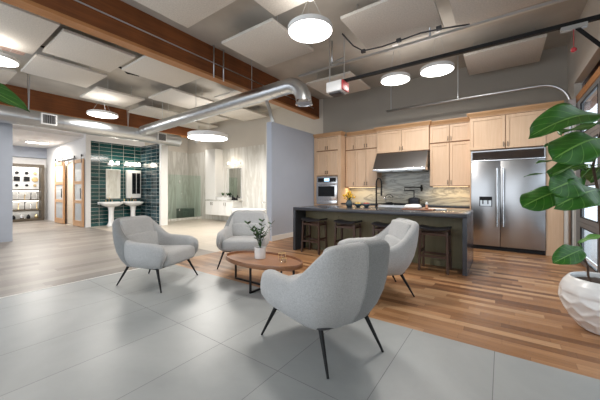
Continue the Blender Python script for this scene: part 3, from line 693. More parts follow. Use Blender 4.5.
# island
t = thing('kitchen_island', 'long island with charcoal waterfall worktop and olive wood panels', 'kitchen island', (-2.02, 5.4, 0))
IX0, IX1, IY0, IY1 = -3.63, -.42, 4.83, 5.98
MB().box(IX0, IX1, IY0, IY1, .855, .915, .003).build('worktop', M['top'], t, 'auto')
MB().box(IX0, IX0 + .06, IY0, IY1, 0, .855, .002).build('waterfall_panel', M['top'], t)
MB().box(IX1 - .06, IX1, IY0, IY1, 0, .855, .002).build('waterfall_panel', M['top'], t)
MB().box(IX0 + .06, IX1 - .06, 5.24, 5.9, .0, .855).build('cabinet_body', M['olive'], t)
m = MB()
for k in range(5):
    x = IX0 + .06 + (IX1 - IX0 - .12) * k / 4; m.box(max(IX0 + .06, x - .035), min(IX1 - .06, x + .035), 5.225, 5.24, .0, .855)
m.box(IX0 + .06, IX1 - .06, 5.226, 5.24, .745, .855); m.box(IX0 + .06, IX1 - .06, 5.226, 5.24, .0, .1); m.build('panel_frame', M['olive'], t)
for k in range(4):
    a = IX0 + .08 + k * .76; shaker(a, a + .75, .12, .84, 5.9, t)

# faucet, vase, bowls, board
t = thing('kitchen_faucet', 'tall black gooseneck spring faucet on the island', 'faucet', (-2.16, 5.8, .915))
MB().lathe([(0, 0), (.03, 0), (.03, .01), (.022, .02), (.02, .1), (0, .1)], (-2.16, 5.8, .915), 18).build('base', M['black'], t, 'auto')
arc = [(-2.16, 5.8, 1.0), (-2.16, 5.8, 1.42)] + [(-2.16 + .055 - .055 * math.cos(a), 5.8, 1.42 + .11 * math.sin(a)) for a in [PI * i / 10 for i in range(1, 11)]] + [(-2.05, 5.8, 1.3)]
MB().tube(arc, .013, 10).build('neck', M['black'], t, True)
m = MB()
for i in range(22): m.tube([(-2.16, 5.8, 1.02 + i * .018), (-2.16, 5.8, 1.026 + i * .018)], .021, 12)
m.build('spring', M['black'], t, 'auto')
MB().tube([(-2.05, 5.8, 1.32), (-2.05, 5.8, 1.16)], [.015, .02], 12).build('spray_head', M['black'], t, 'auto')
m = MB(); m.tube([(-2.16, 5.8, 1.2), (-2.05, 5.8, 1.2)], .008, 8); m.build('holder_arm', M['black'], t, True)
MB().tube([(-2.13, 5.8, .98), (-2.07, 5.79, 1.0)], .008, 8).build('lever', M['black'], t, True)
t = thing('flower_vase', 'dark vase of yellow flowers on the island', 'vase', (-2.7, 5.62, .915))
MB().lathe([(0, 0), (.05, 0), (.075, .05), (.07, .1), (.045, .135), (.05, .145), (.042, .145), (.04, .13), (0, .12)], (-2.7, 5.62, .915), 24).build('vase_body', M['vase'], t, True)
m = MB(); st = MB(); rnd = random.Random(3)
for k in range(46):
    a = rnd.uniform(0, 2 * PI); r = rnd.uniform(.0, .13); z = 1.13 + rnd.uniform(0, .13) - r * .45
    p = Vector((-2.7 + r * math.cos(a), 5.62 + r * math.sin(a), z)); m.ball(p, rnd.uniform(.016, .026), 1, 1, .8, 8, 5)
    st.tube([(-2.7 + .02 * math.cos(a), 5.62 + .02 * math.sin(a), 1.04), p], .0025, 5)
m.build('flower_heads', M['yellow'], t, True); st.build('stems', M['leaf_sm'], t)
for (x, y, lab, fr) in ((-2.52, 5.68, 'small dark bowl of yellow fruit beside the flower vase', ['fruit_y', 'fruit_y', 'fruit_r']), (-2.34, 5.7, 'small dark bowl of dark red fruit right of the other bowl', ['fruit_r', 'fruit_r', 'fruit_y'])):
    b_ = MB().lathe([(0, .008), (.035, 0), (.04, .008), (.075, .04), (.085, .075), (.08, .075), (.068, .042), (.03, .014), (0, .014)], (x, y, .915), 26).build('bowl', M['vase'], None, True); tag(b_, lab, 'bowl')
    for k, f in enumerate(fr):
        a = 2 * PI * k / 3 + x
        o = MB().ball((x + .036 * math.cos(a), y + .036 * math.sin(a), .985), .034, 1, 1, .95, 14, 9).build('fruit', M[f], None, True)
        pos = ['at the right side', 'at the back left', 'at the front left'][k]
        tag(o, ('yellow' if f == 'fruit_y' else 'dark red') + ' fruit ' + pos + (' of the bowl next to the flower vase' if x < -2.4 else ' of the bowl nearer the faucet'), 'fruit', 'fruit in bowls')
o = MB().box(-1.5, -.98, 5.3, 5.62, .916, .936, .008).build('cutting_board', M['board'], None, 'auto'); tag(o, 'reddish wooden cutting board lying on the island', 'cutting board')
m = MB(); m.pillow(Matrix.Translation((-1.34, 5.46, .968)), .15, .1, .032, .6, .7); m.pillow(Matrix.Translation((-1.3, 5.47, .995)) @ Matrix.Rotation(.3, 4, 'Z'), .1, .07, .025, .7, .8); m.pillow(Matrix.Translation((-1.4, 5.44, .985)) @ Matrix.Rotation(-.4, 4, 'Z'), .07, .06, .025, .7, .8)
o = m.build('towel', M['towel'], None, True); tag(o, 'crumpled white towel on the cutting board', 'towel')
t = thing('pepper_mill', 'small copper and white mill on the cutting board', 'mill', (-1.1, 5.46, .936))
MB().lathe([(0, 0), (.028, 0), (.026, .03), (.018, .06), (.024, .08), (0, .08)], (-1.1, 5.46, .936), 16).build('body', M['copper'], t, True)
MB().lathe([(.022, .08), (.026, .1), (.012, .125), (0, .13)], (-1.1, 5.46, .936), 16).build('head', M['white'], t, True)
o = MB().pillow(Matrix.Translation((-.99, 5.72, .926)), .17, .07, .011, .3, .5).build('folded_cloth', M['towel'], None, True); tag(o, 'flat folded white cloth behind the cutting board', 'towel')

# stools
def stool():
    t = thing('bar_stool', '', 'stool', (0, 0, 0), group='stools along the island')
    m = MB(); lo = []
    for i in range(13):
        u = -1 + i / 6; x = .22 * u; z = .64 + .03 * u * u
        lo.append([(x, -.16, z), (x, -.165, z + .02), (x, -.14, z + .034), (x, .14, z + .034), (x, .165, z + .02), (x, .16, z)])
    m.rings(lo); m.build('seat', M['seatblack'], t, 'auto', True)
    for sx in (-1, 1):
        for sy in (-1, 1):
            MB().bar((sx * .205, sy * .15, 0), (sx * .19, sy * .125, .645), .034, .034, (0, 1, 0)).build('leg', M['stoolwood'], t, False, True)
    for z, ax in ((.24, 'x'), (.24, 'y'), (.585, 'x'), (.585, 'y')):
        for s in (-1, 1):
            q = MB()
            if ax == 'x': q.bar((-.195, s * .14, z), (.195, s * .14, z), .022, .035)
            else: q.bar((s * .197, -.14, z + (.06 if z < .5 else 0)), (s * .197, .14, z + (.06 if z < .5 else 0)), .022, .035)
            q.build('stretcher' if z < .5 else 'apron', M['stoolwood'], t, False, True)
    return t
st0 = stool()
for i, (x, lab) in enumerate([(-3.15, 'leftmost dark wooden bar stool, nearest the left end of the island'), (-2.39, 'second dark wooden bar stool from the left end of the island'), (-1.64, 'dark wooden bar stool mostly hidden behind the grey armchair at the island'), (-.87, 'rightmost dark wooden bar stool, nearest the refrigerator end of the island')]):
    s_ = st0 if i == 0 else copy_tree(st0)
    s_.location = (x, 4.92, 0); s_['label'] = lab
# ------------------------------------------------------------------ armchairs
HALF = [  # xt, yt, h, xb, yb, half thickness   (front of arm -> middle of back)
 (.345, .325, .575, .30, .285, .066), (.27, .35, .595, .25, .295, .066), (.15, .362, .60, .14, .30, .062), (.03, .36, .605, .03, .30, .058),
 (-.07, .357, .61, -.07, .292, .056), (-.16, .355, .645, -.135, .287, .054), (-.25, .343, .72, -.19, .276, .052), (-.33, .318, .805, -.235, .256, .052),
 (-.383, .282, .865, -.268, .215, .052), (-.415, .228, .889, -.286, .16, .052), (-.427, .125, .893, -.294, .09, .052), (-.43, .035, .894, -.298, .03, .052)]
def stations():
    full = HALF + [(a, -b, c, d, -e, f) for a, b, c, d, e, f in HALF[::-1]]
    out = []
    n = len(full)
    for i in range(n - 1):
        p = [full[max(0, i - 1)], full[i], full[i + 1], full[min(n - 1, i + 2)]]
        for s in range(3):
            t = s / 3
            out.append(tuple(.5 * (2 * p[1][k] + (-p[0][k] + p[2][k]) * t + (2 * p[0][k] - 5 * p[1][k] + 4 * p[2][k] - p[3][k]) * t * t + (-p[0][k] + 3 * p[1][k] - 3 * p[2][k] + p[3][k]) * t ** 3) for k in range(6)))
    out.append(full[-1]); return out
ST = stations()
def normals():
    r = []
    for i in range(len(ST)):
        a, b = ST[max(0, i - 1)], ST[min(len(ST) - 1, i + 1)]
        t = Vector((b[0] - a[0], b[1] - a[1])).normalized(); r.append(Vector((-t.y, t.x)) * -1)
    return r
NM = normals()
if NM[len(NM) // 2].x > 0: NM = [-n for n in NM]
ZB = .265
def outer(i, v, off=0):
    xt, yt, h, xb, yb, r = ST[i]; n = NM[i]
    x = xb + (xt - xb) * v; y = yb + (yt - yb) * v; z = ZB + (h - r - ZB) * v
    o = r * (.25 + .75 * min(1, v / .25)) + .035 * math.sin(PI * min(1, v * 1.0)) + off
    return Vector((x + n.x * o, y + n.y * o, z))
def loop(i):
    xt, yt, h, xb, yb, r = ST[i]; n = NM[i]
    L = [outer(i, v) for v in (0, .08, .2, .4, .6, .8, .92)]
    for k in range(7):
        a = PI * k / 6
        L.append(Vector((xt + n.x * r * math.cos(a), yt + n.y * r * math.cos(a), h - r + r * math.sin(a))))
    for v in (.85, .65, .45, .25, .0):
        L.append(Vector((xb + (xt - xb) * v - n.x * r, yb + (yt - yb) * v - n.y * r, ZB + (h - r - ZB) * v)))
    return L
def rounded_end(L, ext, steps=5):
    """loops that round the end of an arm off forwards (+x), largest first"""
    c = sum(L, Vector()) / len(L); out = []
    for k in range(1, steps + 1):
        a = PI / 2 * k / steps * .97
        out.append([Vector((p.x + ext * math.sin(a), c.y + (p.y - c.y) * math.cos(a) ** .75, c.z + (p.z - c.z) * (.32 + .68 * math.cos(a) ** .75))) for p in L])
    return out
def armchair(name, label, loc, rz):
    t = thing(name, label, 'armchair', loc, rz, 'grey upholstered armchairs')
    n = len(ST); loops = [loop(i) for i in range(n)]
    loops = rounded_end(loops[0], .055)[::-1] + loops + rounded_end(loops[-1], .055)
    m = MB(); m.rings(loops); sh = m.build('shell', M['fabric'], t, True, True)
    # shade painted as a darker copy of the wool on the chair's right half of the back
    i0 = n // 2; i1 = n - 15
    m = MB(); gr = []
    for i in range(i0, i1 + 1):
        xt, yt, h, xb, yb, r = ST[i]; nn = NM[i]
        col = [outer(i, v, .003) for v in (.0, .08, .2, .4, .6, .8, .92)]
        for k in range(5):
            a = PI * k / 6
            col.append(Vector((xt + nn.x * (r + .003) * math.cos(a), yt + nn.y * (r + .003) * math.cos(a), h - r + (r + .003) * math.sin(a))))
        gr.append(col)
    m.rings(gr, False, False, False); bp = m.build('back_panel', M['fabric_shaded'], sh, True, True)
    bp['label'] = 'right half of the back with shade painted in, edged by a centre seam'
    m = MB(); m.tube([p + Vector((-.001, 0, 0)) for p in gr[0]], .0028, 6); m.build('piping', M['fabric'], sh, True, True)
    m = MB()
    m.pillow(Matrix.Translation((.092, 0, .366)) @ Matrix.Rotation(-.05, 4, 'Y'), .338, .31, .106, .22, .42, 56, 24)
    m.build('seat_cushion', M['fabric'], t, True, True)
    m = MB(); m.pillow(Matrix.Translation((-.355, 0, .738)) @ Matrix.Rotation(-.26, 4, 'Y'), .068, .282, .13, .26, .3, 48, 20); m.build('back_cushion', M['fabric'], t, True, True)
    m = MB(); m.pillow(Matrix.Translation((-.29, 0, .535)) @ Matrix.Rotation(-.24, 4, 'Y'), .085, .30, .128, .3, .35, 48, 20); m.build('back_cushion', M['fabric'], t, True, True)
    m = MB(); m.pillow(Matrix.Translation((.0, 0, .285)), .31, .285, .03, .3, .5, 40, 12); m.build('underside', M['darkgrey'], t, True, True)
    for sx, tx, gx, ty, gy in ((1, .26, .39, .30, .38), (-1, -.235, -.39, .225, .28)):
        for s in (-1, 1):
            m = MB(); m.tube([(tx, s * ty, .285), (gx, s * gy, 0.0)], [.019, .009], 12); m.build('leg', M['black'], t, 'auto', True)
    m = MB()
    for s in (-1, 1): m.bar((.26, s * .30, .258), (-.235, s * .225, .258), .022, .012)
    m.bar((.26, -.30, .258), (.26, .30, .258), .022, .012); m.bar((-.235, -.225, .258), (-.235, .225, .258), .022, .012)
    m.build('frame', M['black'], t, False, True)
    return t
ch = armchair('armchair', 'light grey armchair left of the oval coffee table, facing right', (-3.93, 2.06, 0), math.atan2(.29, .735))
for lab, loc, rz in (('light grey armchair behind the oval coffee table, facing the camera', (-3.65, 3.47, 0), math.radians(-54)),
                     ('large grey armchair nearest the camera, seen from its back with painted shade at right', (-1.22, 2.05, 0), math.radians(160)),
                     ('grey armchair right of the coffee table, between the nearest armchair and the bar stools', (-1.33, 3.51, 0), math.radians(-141.5))):
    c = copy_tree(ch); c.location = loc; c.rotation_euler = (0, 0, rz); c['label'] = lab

# ------------------------------------------------------------------ coffee table
TX, TY = -2.6, 2.78
t = thing('coffee_table', 'low oval walnut coffee table with raised rim on black metal legs', 'coffee table', (TX, TY, 0))
A, B = .62, .335
MB().lathe([(0, .325), (.97, .325), (.98, .33), (.98, .345), (0, .345)], (TX, TY, 0), 72, A, B).build('tabletop', M['walnut_top'], t, 'auto')
MB().lathe([(.965, .322), (.995, .32), (1.0, .325), (1.0, .368), (.995, .373), (.975, .373), (.968, .366), (.965, .345)], (TX, TY, 0), 72, A, B).build('rim', M['walnut'], t, 'auto')
LEG = [(TX - .52, TY), (TX + .52, TY), (TX + .08, TY - .3), (TX + .08, TY + .3)]
for x, y in LEG: MB().box(x - .01, x + .01, y - .01, y + .01, 0, .325).build('leg', M['black'], t)
m = MB(); m.box(TX - .53, TX + .53, TY - .012, TY + .012, 0, .018); m.box(TX + .068, TX + .092, TY - .31, TY + .31, .0, .018); m.build('base_bar', M['black'], t)
m = MB(); m.box(TX - .53, TX + .53, TY - .012, TY + .012, .312, .325); m.box(TX + .068, TX + .092, TY - .31, TY + .31, .312, .325); m.build('top_bar', M['black'], t)

def leaf(mb, base, tip, width, up, fold=.12, droop=.0, wave=.0, nu=8, nv=12, obov=.62, rnd=None):
    """grid leaf from base to tip; up is roughly the upper side; uv along the blade"""
    base, tip = Vector(base), Vector(tip); d = tip - base; L = d.length; d.normalize()
    sx = d.cross(Vector(up)).normalized(); n = sx.cross(d).normalized()
    uvl = mb.bm.loops.layers.uv.verify(); g = []
    ph = (rnd or random).uniform(0, 6)
    for j in range(nv + 1):
        v = j / nv
        prof = (math.sin(PI * v ** (math.log(.5) / math.log(obov)))) ** .62 if 0 < v < 1 else 0.02
        row = []
        for i in range(nu + 1):
            u = i / nu * 2 - 1
            off = fold * abs(u) * width * prof * .5 + wave * width * math.sin(v * 11 + ph + u * 1.5) * abs(u) ** 1.5 - droop * L * (v * (v - 1) * -4) * -1
            row.append((mb.bm.verts.new(base + d * (L * v) + sx * (u * width / 2 * prof) + n * off), (i / nu, v)))
        g.append(row)
    for j in range(nv):
        for i in range(nu):
            q = [g[j][i], g[j][i + 1], g[j + 1][i + 1], g[j + 1][i]]
            f = mb._f([a for a, _ in q])
            if f:
                for lp, (_, uv) in zip(f.loops, q): lp[uvl].uv = uv
def leaf_obj(parent, base, tip, width, up, mat='leaf', thick=.0018, **kw):
    m = MB(); leaf(m, base, tip, width, up, **kw); o = m.build('leaf', M[mat], parent, True)
    md = o.modifiers.new('thick', 'SOLIDIFY'); md.thickness = thick; return o

# table plant, glasses
px_, py_ = -2.68, 2.82
t = thing('potted_plant', 'small dark-leaved plant in a white cylinder pot on the coffee table', 'potted plant', (px_, py_, .345))
MB().lathe([(0, 0), (.068, 0), (.074, .006), (.076, .155), (.07, .155), (.068, .13), (0, .13)], (px_, py_, .345), 32).build('pot', M['white'], t, 'auto')
MB().lathe([(0, .135), (.0675, .133), (.0675, .12), (0, .12)], (px_, py_, .345), 24).build('soil', M['soil'], t)
rnd = random.Random(11)
RT = Vector((.814, .581, 0)); FW = Vector((-.581, .814, 0))
for (r_, f_, z_) in ((-.17, .02, .33), (-.10, -.06, .27), (.02, .05, .36), (.0, -.03, .22), (.15, .0, .33), (.05, -.05, .2), (-.05, .06, .24)):
    b0 = Vector((px_, py_, .475)); tip = b0 + RT * r_ + FW * f_ + Vector((0, 0, z_))
    mid = b0 + (tip - b0) * .5 + Vector((0, 0, .05)) - RT * r_ * .2
    m = MB(); P_ = [b0.lerp(mid, k / 5).lerp(mid.lerp(tip, k / 5), k / 5) for k in range(6)]
    m.tube(P_, [.005, .0045, .004, .0035, .003, .002], 6); m.build('stem', M['leaf_sm'], t, True)
    for k in range(2, 6):
        for s in (-1, 1):
            p = P_[k]; side = RT * s * rnd.uniform(.5, 1) + FW * rnd.uniform(-.8, .8) + Vector((0, 0, rnd.uniform(.3, .9)))
            side.normalize(); leaf_obj(t, p, p + side * rnd.uniform(.065, .095), rnd.uniform(.034, .05), Vector((0, 0, 1)) - side * .3, 'leaf_sm', .001, nu=4, nv=6, obov=.5, rnd=rnd)
def tumbler(x, y, label, r=.036, h=.085):
    t = thing('glass_votive', label, 'candle holder', (x, y, .345), group='glass candle holders on the coffee table')
    MB().lathe([(0, .004), (r - .004, .004), (r, .0), (r + .003, h), (r, h), (r - .003, .01), (0, .01)], (x, y, .345), 24).build('glass', M['glass_cl'], t, True)
    MB().lathe([(r + .002, h - .006), (r + .005, h - .006), (r + .005, h + .001), (r + .002, h + .001)], (x, y, .345), 24).build('gold_rim', M['brass'], t, True)
    m = MB()
    for k in range(4): a = k * PI / 2 + .5; m.tube([(x + (r + .003) * math.cos(a), y + (r + .003) * math.sin(a), .345), (x + (r + .005) * math.cos(a), y + (r + .005) * math.sin(a), .345 + h)], .0022, 6)
    m.build('brass_wire', M['brass'], t)
tumbler(-2.36, 2.9, 'larger gold rimmed glass candle holder right of the white plant pot', .042, .1)
tumbler(-2.78, 2.94, 'small gold rimmed glass candle holder left of the white plant pot')
tumbler(-2.27, 2.82, 'low gold rimmed glass candle holder at the right end of the table', .034, .06)

# ------------------------------------------------------------------ fiddle leaf fig
PX0, PY0 = .765, 3.68
t = thing('fiddle_leaf_fig', 'fiddle leaf fig with big glossy leaves in a white dimpled planter at the right edge', 'potted plant', (PX0, PY0, 0))
cells = []; rnd = random.Random(5)
prof = [(.165, 0), (.185, .01), (.245, .08), (.295, .165), (.325, .26), (.32, .34), (.288, .415), (.252, .46), (.24, .467), (.232, .461), (.24, .40)]
def prad(z):
    pr = prof[:8]
    for (r0, z0), (r1, z1) in zip(pr, pr[1:]):
        if z0 <= z <= z1: return r0 + (r1 - r0) * (z - z0) / (z1 - z0)
    return pr[-1][0]
for ring, z in enumerate((.055, .14, .225, .31)):
    n = (11, 11, 11, 11)[ring]
    for k in range(n):
        a = 2 * PI * (k + .5 * (ring % 2)) / n + rnd.uniform(-.06, .06); zz = z + rnd.uniform(-.015, .015); cells.append((a, zz))
SEG = 150; zsN = 60; lo = []
for j in range(zsN + 1):
    z = .46 * j / zsN; r = prad(z); row = []
    for k in range(SEG):
        a = 2 * PI * k / SEG; best = sorted(((((a - ca + PI) % (2 * PI)) - PI) * r) ** 2 + (1.3 * (z - cz)) ** 2 for ca, cz in cells)[:2]
        d0, d1 = math.sqrt(best[0]), math.sqrt(best[1])
        edge = max(0, min(1, (d1 - d0) / .05)); fade = max(0, min(1, (.37 - z) / .05)) * min(1, z / .02)
        rr = r - .02 * fade * (edge ** .7) * max(0, 1 - d0 / .16)
        row.append((PX0 + rr * math.cos(a), PY0 + rr * math.sin(a), z))
    lo.append(row)
for r, z in prof[8:]: lo.append([(PX0 + r * math.cos(2 * PI * k / SEG), PY0 + r * math.sin(2 * PI * k / SEG), z) for k in range(SEG)])
m = MB(); m.rings(lo, True, True, False); m.build('planter', M['potwhite'], t, True)
MB().lathe([(0, .44), (.15, .435), (.241, .415), (.241, .39), (0, .39)], (PX0, PY0, 0), 40).build('soil', M['soil'], t, True)
m = MB(); m.tube([(.735, 3.64, .41), (.70, 3.503, .645), (.698, 3.508, .879), (.691, 3.503, 1.096), (.676, 3.493, 1.26), (.645, 3.491, 1.478), (.685, 3.536, 1.663), (.728, 3.566, 1.9), (.74, 3.56, 2.05)], [.014, .013, .012, .012, .011, .01, .009, .008, .005], 10); m.build('trunk', M['bark'], t, True)
m = MB(); m.tube([(.66, 3.56, .41), (.61, 3.46, .524), (.606, 3.443, .611), (.571, 3.417, .706), (.538, 3.406, .808)], [.009, .009, .008, .007, .005], 8); m.build('branch', M['bark'], t, True)
FIG = [((.726, 3.59, 1.914), (.179, 2.953, 1.699), .25, 'leaf'), ((.793, 3.822, 1.887), (.449, 3.515, 1.784), .22, 'leaf'), ((.583, 3.611, 1.673), (.302, 3.287, 1.649), .10, 'leaf'),
 ((.748, 3.605, 1.719), (.331, 3.062, 1.512), .27, 'leaf'), ((.719, 3.585, 1.569), (.315, 3.087, 1.383), .2, 'leaf'), ((.449, 3.515, 1.536), (.244, 3.246, 1.499), .07, 'leaf'),
 ((.44, 3.437, 1.413), (.158, 3.184, 1.384), .05, 'leaf'), ((.557, 3.371, 1.371), (.311, 3.048, 1.26), .2, 'leaf'), ((.48, 3.4, 1.28), (.138, 3.047, 1.124), .2, 'leaf'), ((.67, 3.427, 1.268), (.343, 3.009, 1.133), .23, 'leaf'),
 ((.571, 3.417, .758), (.345, 3.133, .662), .15, 'leaf'), ((.538, 3.406, .808), (.697, 3.446, .887), .07, 'leaf_lt'), ((.719, 3.523, 1.944), (.781, 3.383, 2.243), .2, 'leaf'), ((.718, 3.461, 1.608), (.823, 3.29, 1.307), .2, 'leaf'),
 ((.719, 3.523, 1.485), (.696, 3.875, 1.347), .16, 'leaf'), ((.631, 3.583, 1.494), (.479, 3.536, 1.453), .18, 'leaf')]
rnd = random.Random(21)
UPS = [(.1, -.8, .6), (-.2, -.3, 1), (0, -.3, 1), (.4, -.6, .9), (-.3, -.5, 1), (0, -.2, 1), (0, -.1, 1), (.25, -1, .35), (-.25, -.9, .5), (.1, -1, .55), (.3, -.9, .6), (0, -.3, 1), (.5, -.8, .1), (.3, -.9, .2), (0, -.4, 1), (-.4, -.6, .7)]
for i, (b0, tp, wd, mt) in enumerate(FIG):
    d = (Vector(tp) - Vector(b0)).normalized()
    up = Vector(UPS[i])
    lf = leaf_obj(t, b0, tp, wd * (1.15, 1.3, 1.1, 1.3, 1.0, 1.1, 1.0, 1.35, 1.25, 1.25, 1.1, 1.1, 1.2, 1.2, 1.2, 1.2)[i], up, mt, fold=(.3, .1, .15, -.12, .3, .1, .1, .12, -.1, .2, .25, .2, .2, .2, .2, .15)[i], droop=(.1, .04, .05, .1, .02, .05, .05, .08, .06, .1, .1, .05, .05, .05, .05, .05)[i], wave=.08, nu=12, nv=20, obov=.6, rnd=rnd)
    # petiole back to the trunk (or branch)
    axis = [(.538, 3.406, .808), (.676, 3.493, 1.26), (.645, 3.491, 1.478), (.685, 3.536, 1.663), (.728, 3.566, 1.9)]
    q = min(axis, key=lambda p: (Vector(p) - Vector(b0)).length)
    MB().tube([q, (Vector(q) + Vector(b0)) / 2 + Vector((0, 0, .01)), Vector(b0) + d * .02], .004, 6).build('petiole', M['leaf_lt'], t, True)

# plant whose leaf tip enters at the left edge
t = thing('potted_fig', 'green leaf tip of a tall potted plant poking in at the upper left edge', 'potted plant', (-2.75, -.2, 0))
MB().lathe([(0, 0), (.17, 0), (.21, .3), (.22, .36), (.2, .36), (.19, .31), (0, .31)], (-2.75, -.2, 0), 36).build('planter', M['potwhite'], t, 'auto')
MB().lathe([(0, .32), (.192, .315), (.19, .3), (0, .3)], (-2.75, -.2, 0), 30).build('soil', M['soil'], t)
MB().tube([(-2.75, -.2, .31), (-2.74, -.18, 1.0), (-2.7, -.14, 1.7), (-2.68, -.1, 2.2)], [.016, .014, .011, .006], 10).build('trunk', M['bark'], t, True)
for b0, tp, wd in [((-2.66, -.11, 2.05), (-2.172, .415, 1.707), .17), ((-2.7, -.13, 1.8), (-3.0, -.5, 1.7), .2), ((-2.69, -.12, 2.0), (-2.45, -.5, 2.0), .2), ((-2.68, -.1, 2.2), (-2.8, .05, 2.5), .18)]:
    leaf_obj(t, b0, tp, wd, (.1, -.5, .9), fold=.14, droop=.04, wave=.04, obov=.58, rnd=rnd)

# ------------------------------------------------------------------ bathroom displays
def pedestal_sink(y, label, w=.62):
    x = -11.685
    t = thing('pedestal_sink', label, 'sink', (x + .26, y, 0), group='white pedestal sinks')
    m = MB(); q = .5 * w
    lo = []
    for r, z in ((.45, .70), (.7, .73), (.92, .79), (1.0, .815), (1.0, .845), (.93, .85), (.80, .845), (.7, .79), (.4, .76)):
        lo.append([(x + .03 + .24 + .24 * r * math.copysign(abs(math.cos(a)) ** .55, math.cos(a)), y + q * r * math.copysign(abs(math.sin(a)) ** .55, math.sin(a)), z) for a in [2 * PI * k / 36 for k in range(36)]])
    m.rings(lo); m.build('basin', M['white'], t, True)
    MB().box(x, x + .1, y - q, y + q, .78, .87, .012).build('backsplash', M['white'], t, 'auto')
    m = MB(); m.lathe([(0, 0), (.13, 0), (.135, .04), (.11, .07), (.085, .16), (.08, .5), (.1, .66), (.15, .73), (0, .73)], (x + .24, y, 0), 28, .9, 1); m.build('pedestal', M['white'], t, 'auto')
    f = MB(); f.tube([(x + .06, y, .86), (x + .06, y, .99), (x + .12, y, 1.02), (x + .17, y, .98)], .011, 10); f.build('faucet', M['brass'], t, True)
    for s in (-1, 1): MB().lathe([(0, 0), (.02, 0), (.012, .02), (.012, .05), (.022, .06), (0, .065)], (x + .06, y + s * .1, .865), 12).build('tap_handle', M['brass'], t, True)
pedestal_sink(4.34, 'white pedestal sink under the plain pale mirror, left of the pair', .70)
pedestal_sink(5.08, 'white pedestal sink under the mirrored cabinet, right of the pair', .66)
t = thing('mirror', 'plain rectangular mirror on the teal tiles, left of the mirrored cabinet', 'mirror', (-11.69, 4.5, 1.0))
MB().box(-11.69, -11.68, 4.26, 4.74, .98, 2.06, .004).build('frame', M['whitesatin'], t, 'auto')
MB().box(-11.68, -11.672, 4.275, 4.725, .995, 2.045).build('glass', M['mirror'], t)
t = thing('medicine_cabinet', 'mirrored white medicine cabinet with bluish glass on the teal tiles', 'cabinet', (-11.65, 5.18, 1.0))
MB().box(-11.688, -11.58, 4.92, 5.44, .99, 2.06, .006).build('body', M['whitesatin'], t, 'auto')
d = MB().box(-11.58, -11.565, 4.94, 5.42, 1.01, 2.04, .003).build('door', M['whitesatin'], t, 'auto')
MB().box(-11.565, -11.56, 5.1, 5.40, 1.15, 1.95).build('glass', M['blackglass'], d)
MB().box(-11.562, -11.545, 5.245, 5.255, 1.15, 1.95).build('muntin', M['whitesatin'], d)
def vanity_light(y0, y1, n, label, x=-11.7, z=2.2, axis='y'):
    t = thing('vanity_light', label, 'lamp', (x + .03, (y0 + y1) / 2, z), group='bathroom wall lights')
    MB().box(x, x + .03, y0, y1, z, z + .07, .005).build('back_plate', M['chrome'], t, 'auto')
    for k in range(n):
        y = y0 + (y1 - y0) * (k + .5) / n
        MB().tube([(x + .03, y, z + .04), (x + .1, y, z + .04)], .01, 8).build('arm', M['chrome'], t, True)
        MB().lathe([(0, 0), (.045, .0), (.055, .05), (.05, .13), (0, .13)], (x + .1, y, z + .03), 18).build('shade', M['bulb'], t, True)
    l = bpy.data.lights.new('lamp_light', 'POINT'); l.energy = 8; l.color = (1, .9, .76); l.shadow_soft_size = .1
    o = bpy.data.objects.new('lamp_light', l); COL.objects.link(o); o.location = (x + .3, (y0 + y1) / 2, z + .1)
vanity_light(4.3, 4.72, 2, 'two-shade wall light above the plain mirror')
vanity_light(4.85, 5.45, 4, 'four-shade wall light above the mirrored cabinet')
for i, (y, mt, h, lab) in enumerate([(4.86, 'brass', .1, 'small brass bottle between the two pedestal sinks'), (5.2, 'black', .09, 'small black jar on the right pedestal sink'), (5.27, 'copper', .075, 'small copper jar beside the black jar on the right sink')]):
    o = MB().lathe([(0, 0), (.022, 0), (.024, h * .7), (.01, h * .8), (.012, h), (0, h)], (-11.645, y, .87), 14).build('toiletry_bottle', M[mt], None, True); tag(o, lab, 'bottle')

# shower
t = thing('shower_enclosure', 'frameless greenish glass shower screen before grey marble', 'shower', (-11.2, 7.0, 0))
MB().box(-11.3, -11.16, 5.7, 7.93, 0, .1, .006).build('curb', M['marble_bath'], t, 'auto')
MB().box(-11.235, -11.225, 5.72, 6.85, .1, 1.95).build('glass_panel', M['glass_sh'], t); d = MB().box(-11.235, -11.225, 6.86, 7.9, .11, 1.95).build('glass_door', M['glass_sh'], t)
MB().tube([(-11.18, 6.95, .95), (-11.18, 6.95, 1.25)], .01, 8).build('handle', M['chrome'], d, True)
m = MB(); m.box(-11.245, -11.215, 6.84, 6.88, .4, .5); m.box(-11.245, -11.215, 6.84, 6.88, 1.6, 1.7); m.build('hinge', M['chrome'], d)
o = MB().box(-12.29, -11.75, 7.35, 7.93, 0, .45, .008).build('shower_bench', M['bench'], None, 'auto'); tag(o, 'dark green stone bench inside the glass shower', 'bench')
t = thing('hand_shower', 'chrome shower head and arm on the marble shower wall', 'shower head', (-12.29, 6.6, 2.1))
MB().tube([(-12.3, 6.6, 2.2), (-12.15, 6.6, 2.25), (-12.02, 6.6, 2.18)], .011, 8).build('arm', M['chrome'], t, True)
MB().lathe([(0, .03), (.02, .03), (.09, .01), (.09, 0), (0, 0)], (-12.0, 6.6, 2.14), 24).build('head', M['chrome'], t, 'auto')

